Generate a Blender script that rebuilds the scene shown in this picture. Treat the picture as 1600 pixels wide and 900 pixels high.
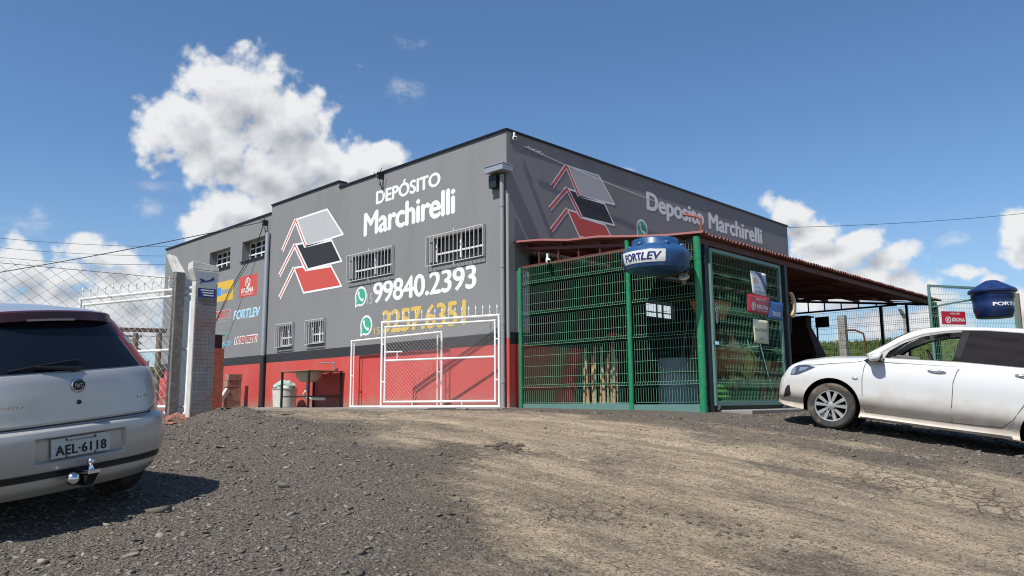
import bpy, bmesh, math, random
import numpy as np
from mathutils import Vector, Matrix, Euler, noise as mnoise
R = math.radians
rng = np.random.default_rng(7)
random.seed(7)
scene = bpy.context.scene
for o in list(bpy.data.objects):
    bpy.data.objects.remove(o)
COL = scene.collection

# ------------------------------------------------------------------ camera
cam_d = bpy.data.cameras.new('camera')
cam_d.sensor_width = 36
cam_d.lens = 36 * 1214.36 / 1600
cam_d.clip_start = 0.05
cam_d.clip_end = 2000
cam = bpy.data.objects.new('camera', cam_d)
COL.objects.link(cam)
_rt = Vector((0.71490608, 0.69918363, -0.00717956))
_up = Vector((0.10602601, -0.09824955, 0.98949761))
_fw = Vector((-0.69113514, 0.70815907, 0.14437085))
CAM = Vector((10.3292, -10.4548, 0.1217))
cam.matrix_world = Matrix(((_rt.x, _up.x, -_fw.x, CAM.x), (_rt.y, _up.y, -_fw.y, CAM.y), (_rt.z, _up.z, -_fw.z, CAM.z), (0, 0, 0, 1)))
scene.camera = cam

# ------------------------------------------------------------------ exposure
scene.view_settings.view_transform = 'Standard'
scene.view_settings.look = 'None'
scene.view_settings.exposure = 0.25
scene.view_settings.gamma = 1.0
scene.view_settings.use_curve_mapping = False

# ------------------------------------------------------------------ sun
SUN = Vector((0.075, -0.565, 0.82)).normalized()
sun_d = bpy.data.lights.new('sun', 'SUN')
sun_d.energy = 5.0
sun_d.angle = R(0.53)
sun_d.color = (1.0, 0.955, 0.89)
sun = bpy.data.objects.new('sun', sun_d)
COL.objects.link(sun)
sun.rotation_euler = SUN.to_track_quat('Z', 'Y').to_euler()
sun.location = (0, -20, 30)

# ------------------------------------------------------------------ sky: Nishita with cumulus clouds by direction
world = bpy.data.worlds.new('World')
scene.world = world
world.use_nodes = True
wt = world.node_tree
wt.nodes.clear()


def N(tree, typ, **kw):
    n = tree.nodes.new(typ)
    for k, v in kw.items():
        setattr(n, k, v)
    return n


def plug(tree, sock, v):
    if isinstance(v, bpy.types.NodeSocket):
        tree.links.new(v, sock)
    else:
        sock.default_value = v


def M(tree, op, a, b=0.0, c=0.0, clamp=False):
    n = N(tree, 'ShaderNodeMath', operation=op, use_clamp=clamp)
    plug(tree, n.inputs[0], a)
    plug(tree, n.inputs[1], b)
    plug(tree, n.inputs[2], c)
    return n.outputs[0]


def VM(tree, op, a, b=(0, 0, 0)):
    n = N(tree, 'ShaderNodeVectorMath', operation=op)
    plug(tree, n.inputs[0], a)
    if op == 'SCALE':
        plug(tree, n.inputs['Scale'], b)
    else:
        plug(tree, n.inputs[1], b)
    return n.outputs['Value'] if op in ('LENGTH', 'DOT_PRODUCT') else n.outputs[0]


def SMOOTH(tree, v, lo, hi, a=0.0, b=1.0):
    n = N(tree, 'ShaderNodeMapRange', interpolation_type='SMOOTHSTEP')
    plug(tree, n.inputs[0], v)
    plug(tree, n.inputs[1], lo)
    plug(tree, n.inputs[2], hi)
    plug(tree, n.inputs[3], a)
    plug(tree, n.inputs[4], b)
    return n.outputs[0]


CLOUDS = [(0.35, 0.368, 0.074, 0.054, 1), (0.404, 0.328, 0.06, 0.047, 1), (0.294, 0.34, 0.068, 0.056, 1), (0.443, 0.309, 0.039, 0.032, 0.9), (0.261, 0.296, 0.061, 0.048, 1), (0.315, 0.277, 0.063, 0.042, 1), (0.37, 0.299, 0.069, 0.045, 1), (0.213, 0.291, 0.053, 0.033, 1), (0.174, 0.306, 0.035, 0.024, 1), (0.272, 0.252, 0.072, 0.033, 1), (0.344, 0.228, 0.057, 0.035, 1), (0.38, 0.212, 0.041, 0.029, 0.9), (0.43, 0.29, 0.029, 0.016, 0.7),
          (0.505, 0.173, 0.03, 0.022, 1), (0.484, 0.167, 0.027, 0.017, 1), (0.532, 0.142, 0.045, 0.023, 1), (0.47, 0.136, 0.054, 0.026, 1), (0.578, 0.146, 0.036, 0.031, 1), (0.513, 0.094, 0.127, 0.061, 1), (0.43, 0.142, 0.035, 0.037, 0.9), (0.572, 0.196, 0.037, 0.012, 0.45), (0.558, 0.208, 0.013, 0.01, 0.4),
          (0.142, 0.394, 0.026, 0.015, 0.5), (0.436, 0.253, 0.034, 0.009, 0.42), (0.445, 0.227, 0.024, 0.012, 0.42), (0.202, 0.417, 0.01, 0.004, 0.4), (0.136, 0.449, 0.034, 0.009, 0.25),
          (-0.35, 0.223, 0.031, 0.023, 1), (-0.375, 0.201, 0.043, 0.021, 1), (-0.432, 0.178, 0.042, 0.024, 1), (-0.462, 0.16, 0.036, 0.022, 1), (-0.4, 0.165, 0.055, 0.026, 1), (-0.422, 0.129, 0.099, 0.03, 0.9), (-0.587, 0.178, 0.026, 0.026, 1), (-0.59, 0.148, 0.031, 0.021, 1), (-0.536, 0.135, 0.029, 0.012, 0.8), (-0.555, 0.127, 0.035, 0.011, 0.8), (-0.146, 0.291, 0.018, 0.004, 0.5), (-0.525, 0.175, 0.02, 0.01, 0.4), (-0.562, 0.105, 0.084, 0.028, 0.75), (-0.46, 0.09, 0.135, 0.029, 0.8), (-0.644, 0.132, 0.051, 0.039, 1), (0.643, 0.121, 0.085, 0.059, 1),
          (-1.1, 0.3, 0.25, 0.12, 0.8), (1.2, 0.35, 0.3, 0.14, 0.8), (-1.7, 0.15, 0.5, 0.1, 0.9), (1.9, 0.15, 0.6, 0.1, 0.9), (2.8, 0.3, 0.3, 0.15, 0.8), (-2.6, 0.25, 0.4, 0.12, 0.8)]
YAW0 = 2.344029
tc = N(wt, 'ShaderNodeTexCoord')
DIR = tc.outputs['Generated']
rotn = N(wt, 'ShaderNodeVectorRotate', rotation_type='Z_AXIS')
plug(wt, rotn.inputs['Vector'], DIR)
rotn.inputs['Angle'].default_value = -YAW0
LDIR = rotn.outputs[0]
sep = N(wt, 'ShaderNodeSeparateXYZ')
plug(wt, sep.inputs[0], LDIR)
AZ = M(wt, 'ARCTAN2', sep.outputs[1], sep.outputs[0])
EL = M(wt, 'ARCSINE', sep.outputs[2])


def cloud_density(du, dv):
    """density field of the painted-by-direction cumulus bank, shifted by (du, dv) radians"""
    cmb = N(wt, 'ShaderNodeCombineXYZ')
    plug(wt, cmb.inputs[0], M(wt, 'ADD', AZ, du))
    plug(wt, cmb.inputs[1], M(wt, 'ADD', EL, dv))
    P = cmb.outputs[0]
    P3 = VM(wt, 'ADD', LDIR, (0.0, du, dv))
    warp = N(wt, 'ShaderNodeTexNoise')
    warp.inputs['Scale'].default_value = 14
    warp.inputs['Detail'].default_value = 2
    plug(wt, warp.inputs['Vector'], P3)
    w = VM(wt, 'SCALE', VM(wt, 'SUBTRACT', warp.outputs['Color'], (.5, .5, .5)), 0.03)
    P = VM(wt, 'ADD', P, w)
    cur = None
    for (u, v, a, b, s) in [c for c in CLOUDS if c[4] > .55]:
        mp = N(wt, 'ShaderNodeMapping', vector_type='POINT')
        plug(wt, mp.inputs[0], P)
        mp.inputs[1].default_value = (-u / (a * 1.34), -v / (b * 1.34), 0)
        mp.inputs[3].default_value = (1 / (a * 1.34), 1 / (b * 1.34), 0)
        d = VM(wt, 'LENGTH', mp.outputs[0])
        val = M(wt, 'MULTIPLY_ADD', d, -1.0, s)
        cur = val if cur is None else M(wt, 'SMOOTH_MAX', cur, val, 0.12)
    nz = N(wt, 'ShaderNodeTexNoise')
    nz.inputs['Scale'].default_value = 26
    nz.inputs['Detail'].default_value = 10
    nz.inputs['Roughness'].default_value = 0.58
    plug(wt, nz.inputs['Vector'], P3)
    vo = N(wt, 'ShaderNodeTexVoronoi', feature='SMOOTH_F1')
    vo.inputs['Scale'].default_value = 30
    vo.inputs['Detail'].default_value = 2.0
    vo.inputs['Smoothness'].default_value = 0.35
    plug(wt, vo.inputs['Vector'], VM(wt, 'ADD', P3, w))
    f = M(wt, 'MULTIPLY_ADD', nz.outputs['Fac'], 1.30, -0.60)
    f = M(wt, 'MULTIPLY_ADD', M(wt, 'SUBTRACT', 0.42, vo.outputs['Distance']), 0.42, f)
    return M(wt, 'ADD', cur, f), cur


D0, B0 = cloud_density(0.0, 0.0)
D1, B1 = cloud_density(0.010, 0.022)
alpha = SMOOTH(wt, D0, 0.03, 0.40)
# thin wisps: soft, streaky, never opaque
wn = N(wt, 'ShaderNodeTexNoise')
wn.inputs['Scale'].default_value = 30
wn.inputs['Detail'].default_value = 8
wn.inputs['Roughness'].default_value = 0.65
wmp = N(wt, 'ShaderNodeMapping')
plug(wt, wmp.inputs[0], LDIR)
wmp.inputs[3].default_value = (1, 1, 1.7)
plug(wt, wn.inputs['Vector'], wmp.outputs[0])
wcm = N(wt, 'ShaderNodeCombineXYZ')
plug(wt, wcm.inputs[0], AZ)
plug(wt, wcm.inputs[1], EL)
wcur = None
for (u, v, a, b, s) in [c for c in CLOUDS if c[4] <= .55]:
    mp_ = N(wt, 'ShaderNodeMapping', vector_type='POINT')
    plug(wt, mp_.inputs[0], wcm.outputs[0])
    mp_.inputs[1].default_value = (-u / (a * 1.7), -v / (b * 1.9), 0)
    mp_.inputs[3].default_value = (1 / (a * 1.7), 1 / (b * 1.9), 0)
    val_ = M(wt, 'MULTIPLY_ADD', VM(wt, 'LENGTH', mp_.outputs[0]), -s * 1.6, s * 1.6)
    wcur = val_ if wcur is None else M(wt, 'MAXIMUM', wcur, val_)
wis = M(wt, 'MULTIPLY', SMOOTH(wt, M(wt, 'MULTIPLY_ADD', wn.outputs['Fac'], 1.6, M(wt, 'SUBTRACT', wcur, 1.0)), 0.05, 0.95), 0.62)
wis = M(wt, 'MULTIPLY', wis, SMOOTH(wt, wcur, 0.0, 0.15))
alpha = M(wt, 'MAXIMUM', alpha, wis)
grad = M(wt, 'SUBTRACT', D0, D1)
core = SMOOTH(wt, B0, 0.30, 0.95)
lit = M(wt, 'MULTIPLY_ADD', grad, 0.58, 0.95)
lit = M(wt, 'MULTIPLY_ADD', M(wt, 'SUBTRACT', B0, B1), 0.55, lit)
lit = M(wt, 'SUBTRACT', lit, M(wt, 'MULTIPLY', core, 0.46), clamp=True)
lowg = SMOOTH(wt, EL, 0.0, 0.2, 0.12, 0.0)
lit = M(wt, 'SUBTRACT', lit, lowg, clamp=True)
cr = N(wt, 'ShaderNodeValToRGB')
cr.color_ramp.elements[0].position = 0.12
cr.color_ramp.elements[0].color = (0.27, 0.30, 0.35, 1)
cr.color_ramp.elements[1].position = 0.95
cr.color_ramp.elements[1].color = (0.71, 0.72, 0.735, 1)
e = cr.color_ramp.elements.new(0.55)
e.color = (0.50, 0.52, 0.55, 1)
plug(wt, cr.inputs[0], lit)
sky = N(wt, 'ShaderNodeTexSky', sky_type='NISHITA')
sky.sun_disc = False
sky.sun_elevation = math.asin(SUN.z)
sky.sun_rotation = math.atan2(SUN.x, SUN.y)
sky.altitude = 600
sky.air_density = 1.0
sky.dust_density = 0.25
sky.ozone_density = 3.0
hz = N(wt, 'ShaderNodeMix', data_type='RGBA')
plug(wt, hz.inputs[0], SMOOTH(wt, EL, -0.02, 0.30, 0.42, 0.0))
plug(wt, hz.inputs[6], VM(wt, 'MULTIPLY', sky.outputs[0], (0.80, 0.97, 1.08)))
hz.inputs[7].default_value = (3.4, 4.1, 4.9, 1)
SKYC = hz.outputs[2]
bg_sky = N(wt, 'ShaderNodeBackground')
plug(wt, bg_sky.inputs[0], SKYC)
bg_sky.inputs[1].default_value = 0.105
bg_cl = N(wt, 'ShaderNodeBackground')
plug(wt, bg_cl.inputs[0], cr.outputs[0])
bg_cl.inputs[1].default_value = 1.0
mixw = N(wt, 'ShaderNodeMixShader')
plug(wt, mixw.inputs[0], alpha)
wt.links.new(bg_sky.outputs[0], mixw.inputs[1])
wt.links.new(bg_cl.outputs[0], mixw.inputs[2])
wout = N(wt, 'ShaderNodeOutputWorld')
wt.links.new(mixw.outputs[0], wout.inputs[0])
world.cycles.sampling_method = 'MANUAL'
world.cycles.sample_map_resolution = 512

scene.cycles.use_denoising = True
scene.cycles.denoiser = 'OPENIMAGEDENOISE'
scene.cycles.denoising_input_passes = 'RGB_ALBEDO_NORMAL'
scene.cycles.denoising_prefilter = 'ACCURATE'
scene.cycles.filter_width = 1.1
scene.cycles.use_adaptive_sampling = False
scene.cycles.sample_clamp_indirect = 4.0
scene.cycles.max_bounces = 6
scene.cycles.diffuse_bounces = 3
scene.cycles.glossy_bounces = 3
scene.cycles.transparent_max_bounces = 12
scene.cycles.caustics_reflective = False
scene.cycles.caustics_refractive = False


# ------------------------------------------------------------------ materials
def base_mat(name):
    m = bpy.data.materials.new(name)
    m.use_nodes = True
    t = m.node_tree
    b = t.nodes['Principled BSDF']
    return m, t, b


def mat(name, col, rough=0.6, metal=0.0, var=0.12, vscale=6.0, bump=0.0, bscale=60.0, coat=0.0, spec=0.5, dirt=None, alpha=None, trans=0.0, ior=1.45, stretch=(1, 1, 1), grime=None):
    """colour with two octaves of wear noise, roughness break-up and optional fine bump.
    dirt = (colour, scale, amount): patches of another colour; grime = (colour, z0, z1, amount): mud splashed up from z0 to z1 of the object"""
    m, t, b = base_mat(name)
    tcn = N(t, 'ShaderNodeTexCoord')
    co = tcn.outputs['Object']
    mp = N(t, 'ShaderNodeMapping')
    plug(t, mp.inputs[0], co)
    mp.inputs[3].default_value = stretch
    n1 = N(t, 'ShaderNodeTexNoise')
    n1.inputs['Scale'].default_value = vscale
    n1.inputs['Detail'].default_value = 8
    n1.inputs['Roughness'].default_value = 0.62
    plug(t, n1.inputs['Vector'], mp.outputs[0])
    k = M(t, 'MULTIPLY_ADD', n1.outputs['Fac'], 2 * var, 1 - var)
    c = VM(t, 'SCALE', tuple(col[:3]), k)
    if dirt:
        dc, ds, da = dirt
        n2 = N(t, 'ShaderNodeTexNoise')
        n2.inputs['Scale'].default_value = ds
        n2.inputs['Detail'].default_value = 9
        n2.inputs['Roughness'].default_value = 0.7
        plug(t, n2.inputs['Vector'], mp.outputs[0])
        f = M(t, 'MULTIPLY', SMOOTH(t, n2.outputs['Fac'], 0.45, 0.7), da)
        mx = N(t, 'ShaderNodeMix', data_type='RGBA')
        plug(t, mx.inputs[0], f)
        plug(t, mx.inputs[6], c)
        plug(t, mx.inputs[7], (*dc, 1))
        c = mx.outputs[2]
    if grime:
        gc, z0, z1, ga = grime
        sp = N(t, 'ShaderNodeSeparateXYZ')
        plug(t, sp.inputs[0], co)
        n3 = N(t, 'ShaderNodeTexNoise')
        n3.inputs['Scale'].default_value = 4.5
        n3.inputs['Detail'].default_value = 8
        plug(t, n3.inputs['Vector'], co)
        zz = M(t, 'MULTIPLY_ADD', M(t, 'SUBTRACT', n3.outputs['Fac'], 0.5), (z1 - z0) * 1.0, sp.outputs[2])
        f = M(t, 'MULTIPLY', SMOOTH(t, zz, z0, z1, 1.0, 0.0), ga)
        mx = N(t, 'ShaderNodeMix', data_type='RGBA')
        plug(t, mx.inputs[0], f)
        plug(t, mx.inputs[6], c)
        plug(t, mx.inputs[7], (*gc, 1))
        c = mx.outputs[2]
    plug(t, b.inputs['Base Color'], c)
    plug(t, b.inputs['Roughness'], M(t, 'MULTIPLY_ADD', n1.outputs['Fac'], 0.2, rough - 0.1, clamp=True))
    b.inputs['Metallic'].default_value = metal
    b.inputs['Specular IOR Level'].default_value = spec
    b.inputs['Coat Weight'].default_value = coat
    b.inputs['Coat Roughness'].default_value = 0.06
    b.inputs['Transmission Weight'].default_value = trans
    b.inputs['IOR'].default_value = ior
    if alpha is not None:
        b.inputs['Alpha'].default_value = alpha
    if bump:
        n4 = N(t, 'ShaderNodeTexNoise')
        n4.inputs['Scale'].default_value = bscale
        n4.inputs['Detail'].default_value = 6
        plug(t, n4.inputs['Vector'], mp.outputs[0])
        bp = N(t, 'ShaderNodeBump')
        bp.inputs['Strength'].default_value = 1.0
        bp.inputs['Distance'].default_value = bump
        plug(t, bp.inputs['Height'], n4.outputs['Fac'])
        plug(t, b.inputs['Normal'], bp.outputs[0])
    return m


def tile_mat(name, c1, c2, mortar, sx, sy, axis='XZ', msize=0.02, rough=0.8, stain=None, offset=0.5):
    """brick / block pattern laid in object space"""
    m, t, b = base_mat(name)
    tcn = N(t, 'ShaderNodeTexCoord')
    sp = N(t, 'ShaderNodeSeparateXYZ')
    plug(t, sp.inputs[0], tcn.outputs['Object'])
    cb = N(t, 'ShaderNodeCombineXYZ')
    if axis == 'XZ':
        plug(t, cb.inputs[0], M(t, 'ADD', sp.outputs[0], sp.outputs[1]))
    else:
        plug(t, cb.inputs[0], sp.outputs[1])
    plug(t, cb.inputs[1], sp.outputs[2])
    br = N(t, 'ShaderNodeTexBrick')
    plug(t, br.inputs['Vector'], cb.outputs[0])
    br.offset = offset
    br.inputs['Color1'].default_value = (*c1, 1)
    br.inputs['Color2'].default_value = (*c2, 1)
    br.inputs['Mortar'].default_value = (*mortar, 1)
    br.inputs['Scale'].default_value = 1.0
    br.inputs['Brick Width'].default_value = sx
    br.inputs['Row Height'].default_value = sy
    br.inputs['Mortar Size'].default_value = msize
    n1 = N(t, 'ShaderNodeTexNoise')
    n1.inputs['Scale'].default_value = 9
    n1.inputs['Detail'].default_value = 8
    plug(t, n1.inputs['Vector'], tcn.outputs['Object'])
    c = VM(t, 'SCALE', br.outputs['Color'], M(t, 'MULTIPLY_ADD', n1.outputs['Fac'], 0.6, 0.7))
    if stain:
        n2 = N(t, 'ShaderNodeTexNoise')
        n2.inputs['Scale'].default_value = 2.6
        n2.inputs['Detail'].default_value = 6
        plug(t, n2.inputs['Vector'], tcn.outputs['Object'])
        mx = N(t, 'ShaderNodeMix', data_type='RGBA')
        plug(t, mx.inputs[0], M(t, 'MULTIPLY', SMOOTH(t, n2.outputs['Fac'], 0.44, 0.62), stain[1]))
        plug(t, mx.inputs[6], c)
        plug(t, mx.inputs[7], (*stain[0], 1))
        c = mx.outputs[2]
    plug(t, b.inputs['Base Color'], c)
    b.inputs['Roughness'].default_value = rough
    bp = N(t, 'ShaderNodeBump')
    bp.inputs['Distance'].default_value = 0.004
    plug(t, bp.inputs['Height'], M(t, 'MULTIPLY_ADD', br.outputs['Fac'], -1.0, n1.outputs['Fac']))
    plug(t, b.inputs['Normal'], bp.outputs[0])
    return m


MT = dict(
    wall_grey=mat('wall_grey_paint', (0.205, 0.206, 0.209), 0.75, var=0.07, vscale=1.4, bump=0.002, bscale=40, dirt=((0.168, 0.164, 0.158), 0.9, 0.5), stretch=(1, 1, 0.35)),
    wall_black=mat('wall_black_paint', (0.028, 0.029, 0.033), 0.65, var=0.25, vscale=2, bump=0.0015, bscale=40),
    wall_red=mat('wall_red_paint', (0.50, 0.066, 0.056), 0.65, var=0.08, vscale=1.6, bump=0.002, bscale=40, dirt=((0.50, 0.14, 0.11), 1.1, 0.45), stretch=(1, 1, 0.4), grime=((0.30, 0.19, 0.14), -.02, 0.34, 0.75)),
    coping=mat('coping_metal', (0.012, 0.014, 0.02), 0.35, 0.3, var=0.2),
    roofing=mat('roofing_sheet', (0.25, 0.25, 0.25), 0.5, 0.3),
    white=mat('white_paint', (0.80, 0.80, 0.78), 0.5, var=0.06, vscale=8, dirt=((0.55, 0.5, 0.44), 5, 0.35)),
    sign_white=mat('white_wall_paint', (0.74, 0.74, 0.73), 0.6, var=0.07, vscale=5),
    sign_grey=mat('pale_grey_wall_paint', (0.42, 0.43, 0.44), 0.6, var=0.06, vscale=5),
    sign_faint=mat('faded_grey_wall_paint', (0.40, 0.40, 0.41), 0.6, var=0.06),
    sign_red=mat('red_wall_paint', (0.52, 0.075, 0.06), 0.6, var=0.08),
    sign_black=mat('black_wall_paint', (0.022, 0.022, 0.024), 0.55, var=0.15),
    sign_gold=mat('ochre_wall_paint', (0.60, 0.42, 0.10), 0.6, var=0.10),
    sign_green=mat('green_wall_paint', (0.05, 0.36, 0.22), 0.6, var=0.06),
    sign_yellow=mat('yellow_wall_paint', (0.62, 0.40, 0.05), 0.6, var=0.06),
    sign_blue=mat('blue_wall_paint', (0.06, 0.25, 0.55), 0.6, var=0.06),
    sign_sky=mat('sky_blue_wall_paint', (0.20, 0.50, 0.72), 0.6, var=0.06),
    navy=mat('navy_print', (0.02, 0.035, 0.16), 0.4, var=0.08),
    dark_glass=mat('window_glass', (0.008, 0.009, 0.010), 0.15, var=0.05, spec=0.25),
    dark_room=mat('dark_interior', (0.02, 0.02, 0.02), 0.9),
    galv=mat('galvanised_steel', (0.42, 0.44, 0.47), 0.42, 0.6, var=0.15, vscale=12),
    pvc=mat('pale_pvc_pipe', (0.26, 0.26, 0.26), 0.5, var=0.08),
    green_post=mat('green_powder_coat', (0.006, 0.20, 0.082), 0.35, var=0.12, vscale=7, dirt=((0.20, 0.2, 0.16), 14, 0.35)),
    green_wire=mat('green_coated_wire', (0.12, 0.29, 0.185), 0.4, var=0.15),
    teal=mat('teal_steel', (0.10, 0.21, 0.185), 0.45, var=0.12, vscale=8, dirt=((0.2, 0.2, 0.18), 9, 0.4)),
    dark_steel=mat('dark_painted_steel', (0.012, 0.022, 0.024), 0.5, var=0.2),
    oxide=mat('red_oxide_steel', (0.105, 0.028, 0.023), 0.6, var=0.18, vscale=9),
    tile_roof=mat('red_fibre_sheet', (0.215, 0.074, 0.064), 0.7, var=0.16, vscale=5, bump=0.002, bscale=30, dirt=((0.2, 0.1, 0.08), 3, 0.5)),
    tank_blue=mat('blue_polyethylene', (0.015, 0.062, 0.17), 0.33, var=0.10, vscale=4, dirt=((0.10, 0.17, 0.27), 7, 0.35)),
    tank_navy=mat('navy_polyethylene', (0.010, 0.028, 0.105), 0.32, var=0.12, vscale=4, dirt=((0.05, 0.08, 0.15), 6, 0.3)),
    dark_concrete=mat('stained_concrete', (0.15, 0.14, 0.125), 0.9, var=0.25, vscale=12, bump=0.006, bscale=40, dirt=((0.27, 0.26, 0.24), 14, 0.8)),
    concrete=mat('raw_concrete', (0.33, 0.32, 0.30), 0.85, var=0.2, vscale=9, bump=0.004, bscale=70, dirt=((0.17, 0.165, 0.155), 6, 0.8)),
    pale_concrete=mat('whitewashed_concrete', (0.56, 0.54, 0.50), 0.85, var=0.12, vscale=8, bump=0.003, bscale=60, dirt=((0.36, 0.33, 0.29), 7, 0.6)),
    darkened_floor=mat('darkened_floor_concrete', (0.085, 0.08, 0.072), 0.85, var=0.25, vscale=3),  # floor colour lowered to keep the lean-to interior dark
    slab=mat('floor_concrete', (0.24, 0.235, 0.22), 0.8, var=0.15, vscale=3, bump=0.002, bscale=50, dirt=((0.2, 0.16, 0.12), 2, 0.6)),
    wood=mat('pale_timber', (0.50, 0.35, 0.20), 0.7, var=0.22, vscale=8, stretch=(6, 6, 0.6)),
    old_wood=mat('weathered_timber', (0.19, 0.135, 0.085), 0.85, var=0.3, vscale=10, stretch=(4, 4, 0.6), bump=0.003, bscale=40),
    dark_wood=mat('dark_stained_timber', (0.055, 0.03, 0.02), 0.75, var=0.25, vscale=8),
    drum_grey=mat('grey_drum_paint', (0.20, 0.25, 0.27), 0.45, var=0.12, vscale=5, dirt=((0.36, 0.35, 0.32), 7, 0.4)),
    orange=mat('orange_machine_paint', (0.42, 0.15, 0.018), 0.5, var=0.2, vscale=6, dirt=((0.22, 0.17, 0.12), 8, 0.6)),
    yellow=mat('yellow_machine_paint', (0.52, 0.34, 0.035), 0.5, var=0.2, vscale=7, dirt=((0.25, 0.18, 0.1), 8, 0.5)),
    maroon_bbq=mat('dark_maroon_refractory', (0.045, 0.017, 0.016), 0.7, var=0.2),
    steel_grey=mat('grey_steel', (0.30, 0.31, 0.32), 0.4, 0.5),
    black_plastic=mat('black_plastic', (0.014, 0.014, 0.015), 0.5, var=0.2),
    rubber=mat('tyre_rubber', (0.035, 0.033, 0.031), 0.8, var=0.2, vscale=12, dirt=((0.20, 0.155, 0.11), 5, 0.75)),
    chrome=mat('chrome', (0.72, 0.73, 0.74), 0.14, 1.0, var=0.04),
    rim=mat('alloy_rim', (0.50, 0.49, 0.47), 0.38, 0.75, var=0.1, vscale=14, dirt=((0.33, 0.26, 0.19), 9, 0.5)),
    car_white=mat('white_car_paint', (0.56, 0.56, 0.55), 0.36, var=0.02, vscale=3, coat=0.7, grime=((0.36, 0.28, 0.19), 0.12, 0.72, 0.85)),
    car_silver=mat('silver_car_paint', (0.46, 0.455, 0.445), 0.32, 0.3, var=0.035, vscale=2.5, coat=0.75, dirt=((0.48, 0.46, 0.43), 4, 0.5), grime=((0.36, 0.33, 0.28), 0.26, 0.8, 0.5)),
    car_trim=mat('black_car_trim', (0.014, 0.015, 0.017), 0.4, var=0.2),
    car_pillar=mat('charcoal_pillar_film', (0.024, 0.025, 0.026), 0.7, var=0.1, spec=0.12),
    car_under=mat('underbody_black', (0.006, 0.006, 0.006), 0.9),
    curtain=mat('dark_mesh_curtain', (0.019, 0.017, 0.020), 0.9, var=0.2, vscale=5, spec=0.08),
    tint=mat('tinted_rear_glass', (0.006, 0.008, 0.013), 0.05, var=0.03, spec=0.45),
    lamp_red=mat('red_tail_lens', (0.26, 0.006, 0.014), 0.25, var=0.08, coat=0.15),
    lamp_dark=mat('dark_red_reflector', (0.035, 0.006, 0.006), 0.2, var=0.2),
    maroon=mat('maroon_spoiler_paint', (0.045, 0.005, 0.012), 0.3, var=0.08, coat=0.1),
    beige_strip=mat('beige_lamp_strip', (0.36, 0.30, 0.26), 0.5),
    headlamp=mat('headlamp_lens', (0.05, 0.06, 0.085), 0.06, var=0.1, coat=1.0),
    lens_grey=mat('clear_lens_reflector', (0.46, 0.48, 0.5), 0.15, 0.7),
    seat=mat('car_interior_cloth', (0.045, 0.045, 0.048), 0.9),
    dash=mat('beige_dash_trim', (0.09, 0.09, 0.085), 0.7),
    plate=mat('plate_enamel', (0.52, 0.54, 0.54), 0.4, var=0.1, vscale=20, dirt=((0.36, 0.33, 0.28), 18, 0.4)),
    seam=mat('panel_seam', (0.10, 0.10, 0.10), 0.8),
    ink=mat('black_ink', (0.012, 0.012, 0.013), 0.5),
    sign_crimson=mat('crimson_banner', (0.40, 0.018, 0.035), 0.4, var=0.05),
    banner_white=mat('white_banner', (0.66, 0.68, 0.69), 0.5, var=0.06, dirt=((0.5, 0.48, 0.45), 6, 0.3)),
    banner_blue=mat('blue_banner', (0.02, 0.085, 0.30), 0.4, var=0.05),
    banner_cyan=mat('light_blue_print', (0.08, 0.26, 0.52), 0.5),
    banner_beige=mat('beige_banner', (0.55, 0.52, 0.36), 0.5, var=0.05),
    banner_orange=mat('orange_print', (0.6, 0.26, 0.05), 0.5),
    wire_grey=mat('galvanised_wire', (0.20, 0.20, 0.20), 0.5, 0.3),
    wire_black=mat('black_cable', (0.018, 0.018, 0.02), 0.6),
    wire_white=mat('white_cable', (0.55, 0.55, 0.55), 0.6),
    bin_white=mat('dirty_white_plastic', (0.60, 0.585, 0.52), 0.5, var=0.1, vscale=5, dirt=((0.42, 0.39, 0.32), 6, 0.5)),
    bag=mat('translucent_green_bag', (0.34, 0.45, 0.39), 0.3, var=0.25, vscale=9),
    basin=mat('beige_basin', (0.42, 0.37, 0.29), 0.5, var=0.12),
    brick_red=tile_mat('orange_brick', (0.42, 0.10, 0.055), (0.33, 0.075, 0.045), (0.26, 0.13, 0.09), 0.22, 0.065, msize=0.006),
    block_tan=tile_mat('ceramic_blocks', (0.34, 0.215, 0.145), (0.28, 0.18, 0.125), (0.20, 0.15, 0.12), 0.39, 0.19, msize=0.01),
    block_pink=tile_mat('pink_bricks', (0.52, 0.27, 0.22), (0.44, 0.22, 0.18), (0.30, 0.18, 0.15), 0.20, 0.075, msize=0.012),
    post_tile=tile_mat('tile_faced_post', (0.235, 0.23, 0.222), (0.225, 0.22, 0.213), (0.165, 0.16, 0.152), 0.055, 0.052, axis='YZ', msize=0.003, offset=0.0, stain=((0.26, 0.12, 0.105), 0.65)),
    rust=mat('rusty_pipe', (0.16, 0.065, 0.035), 0.75, var=0.3, vscale=14),
    grille_white=mat('grey_white_bars', (0.52, 0.52, 0.51), 0.5, var=0.1, vscale=9),
    rubble=mat('red_rubble', (0.24, 0.105, 0.075), 0.9, var=0.3, vscale=12, bump=0.01, bscale=18),
)


def clear_glass():
    m = bpy.data.materials.new('clear_glass')
    m.use_nodes = True
    t = m.node_tree
    t.nodes.clear()
    o = N(t, 'ShaderNodeOutputMaterial')
    tr = N(t, 'ShaderNodeBsdfTransparent')
    tr.inputs[0].default_value = (0.72, 0.78, 0.75, 1)
    gl = N(t, 'ShaderNodeBsdfGlossy')
    gl.inputs['Roughness'].default_value = 0.03
    fr = N(t, 'ShaderNodeFresnel')
    fr.inputs[0].default_value = 1.45
    mx = N(t, 'ShaderNodeMixShader')
    plug(t, mx.inputs[0], fr.outputs[0])
    t.links.new(tr.outputs[0], mx.inputs[1])
    t.links.new(gl.outputs[0], mx.inputs[2])
    t.links.new(mx.outputs[0], o.inputs[0])
    return m


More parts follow.
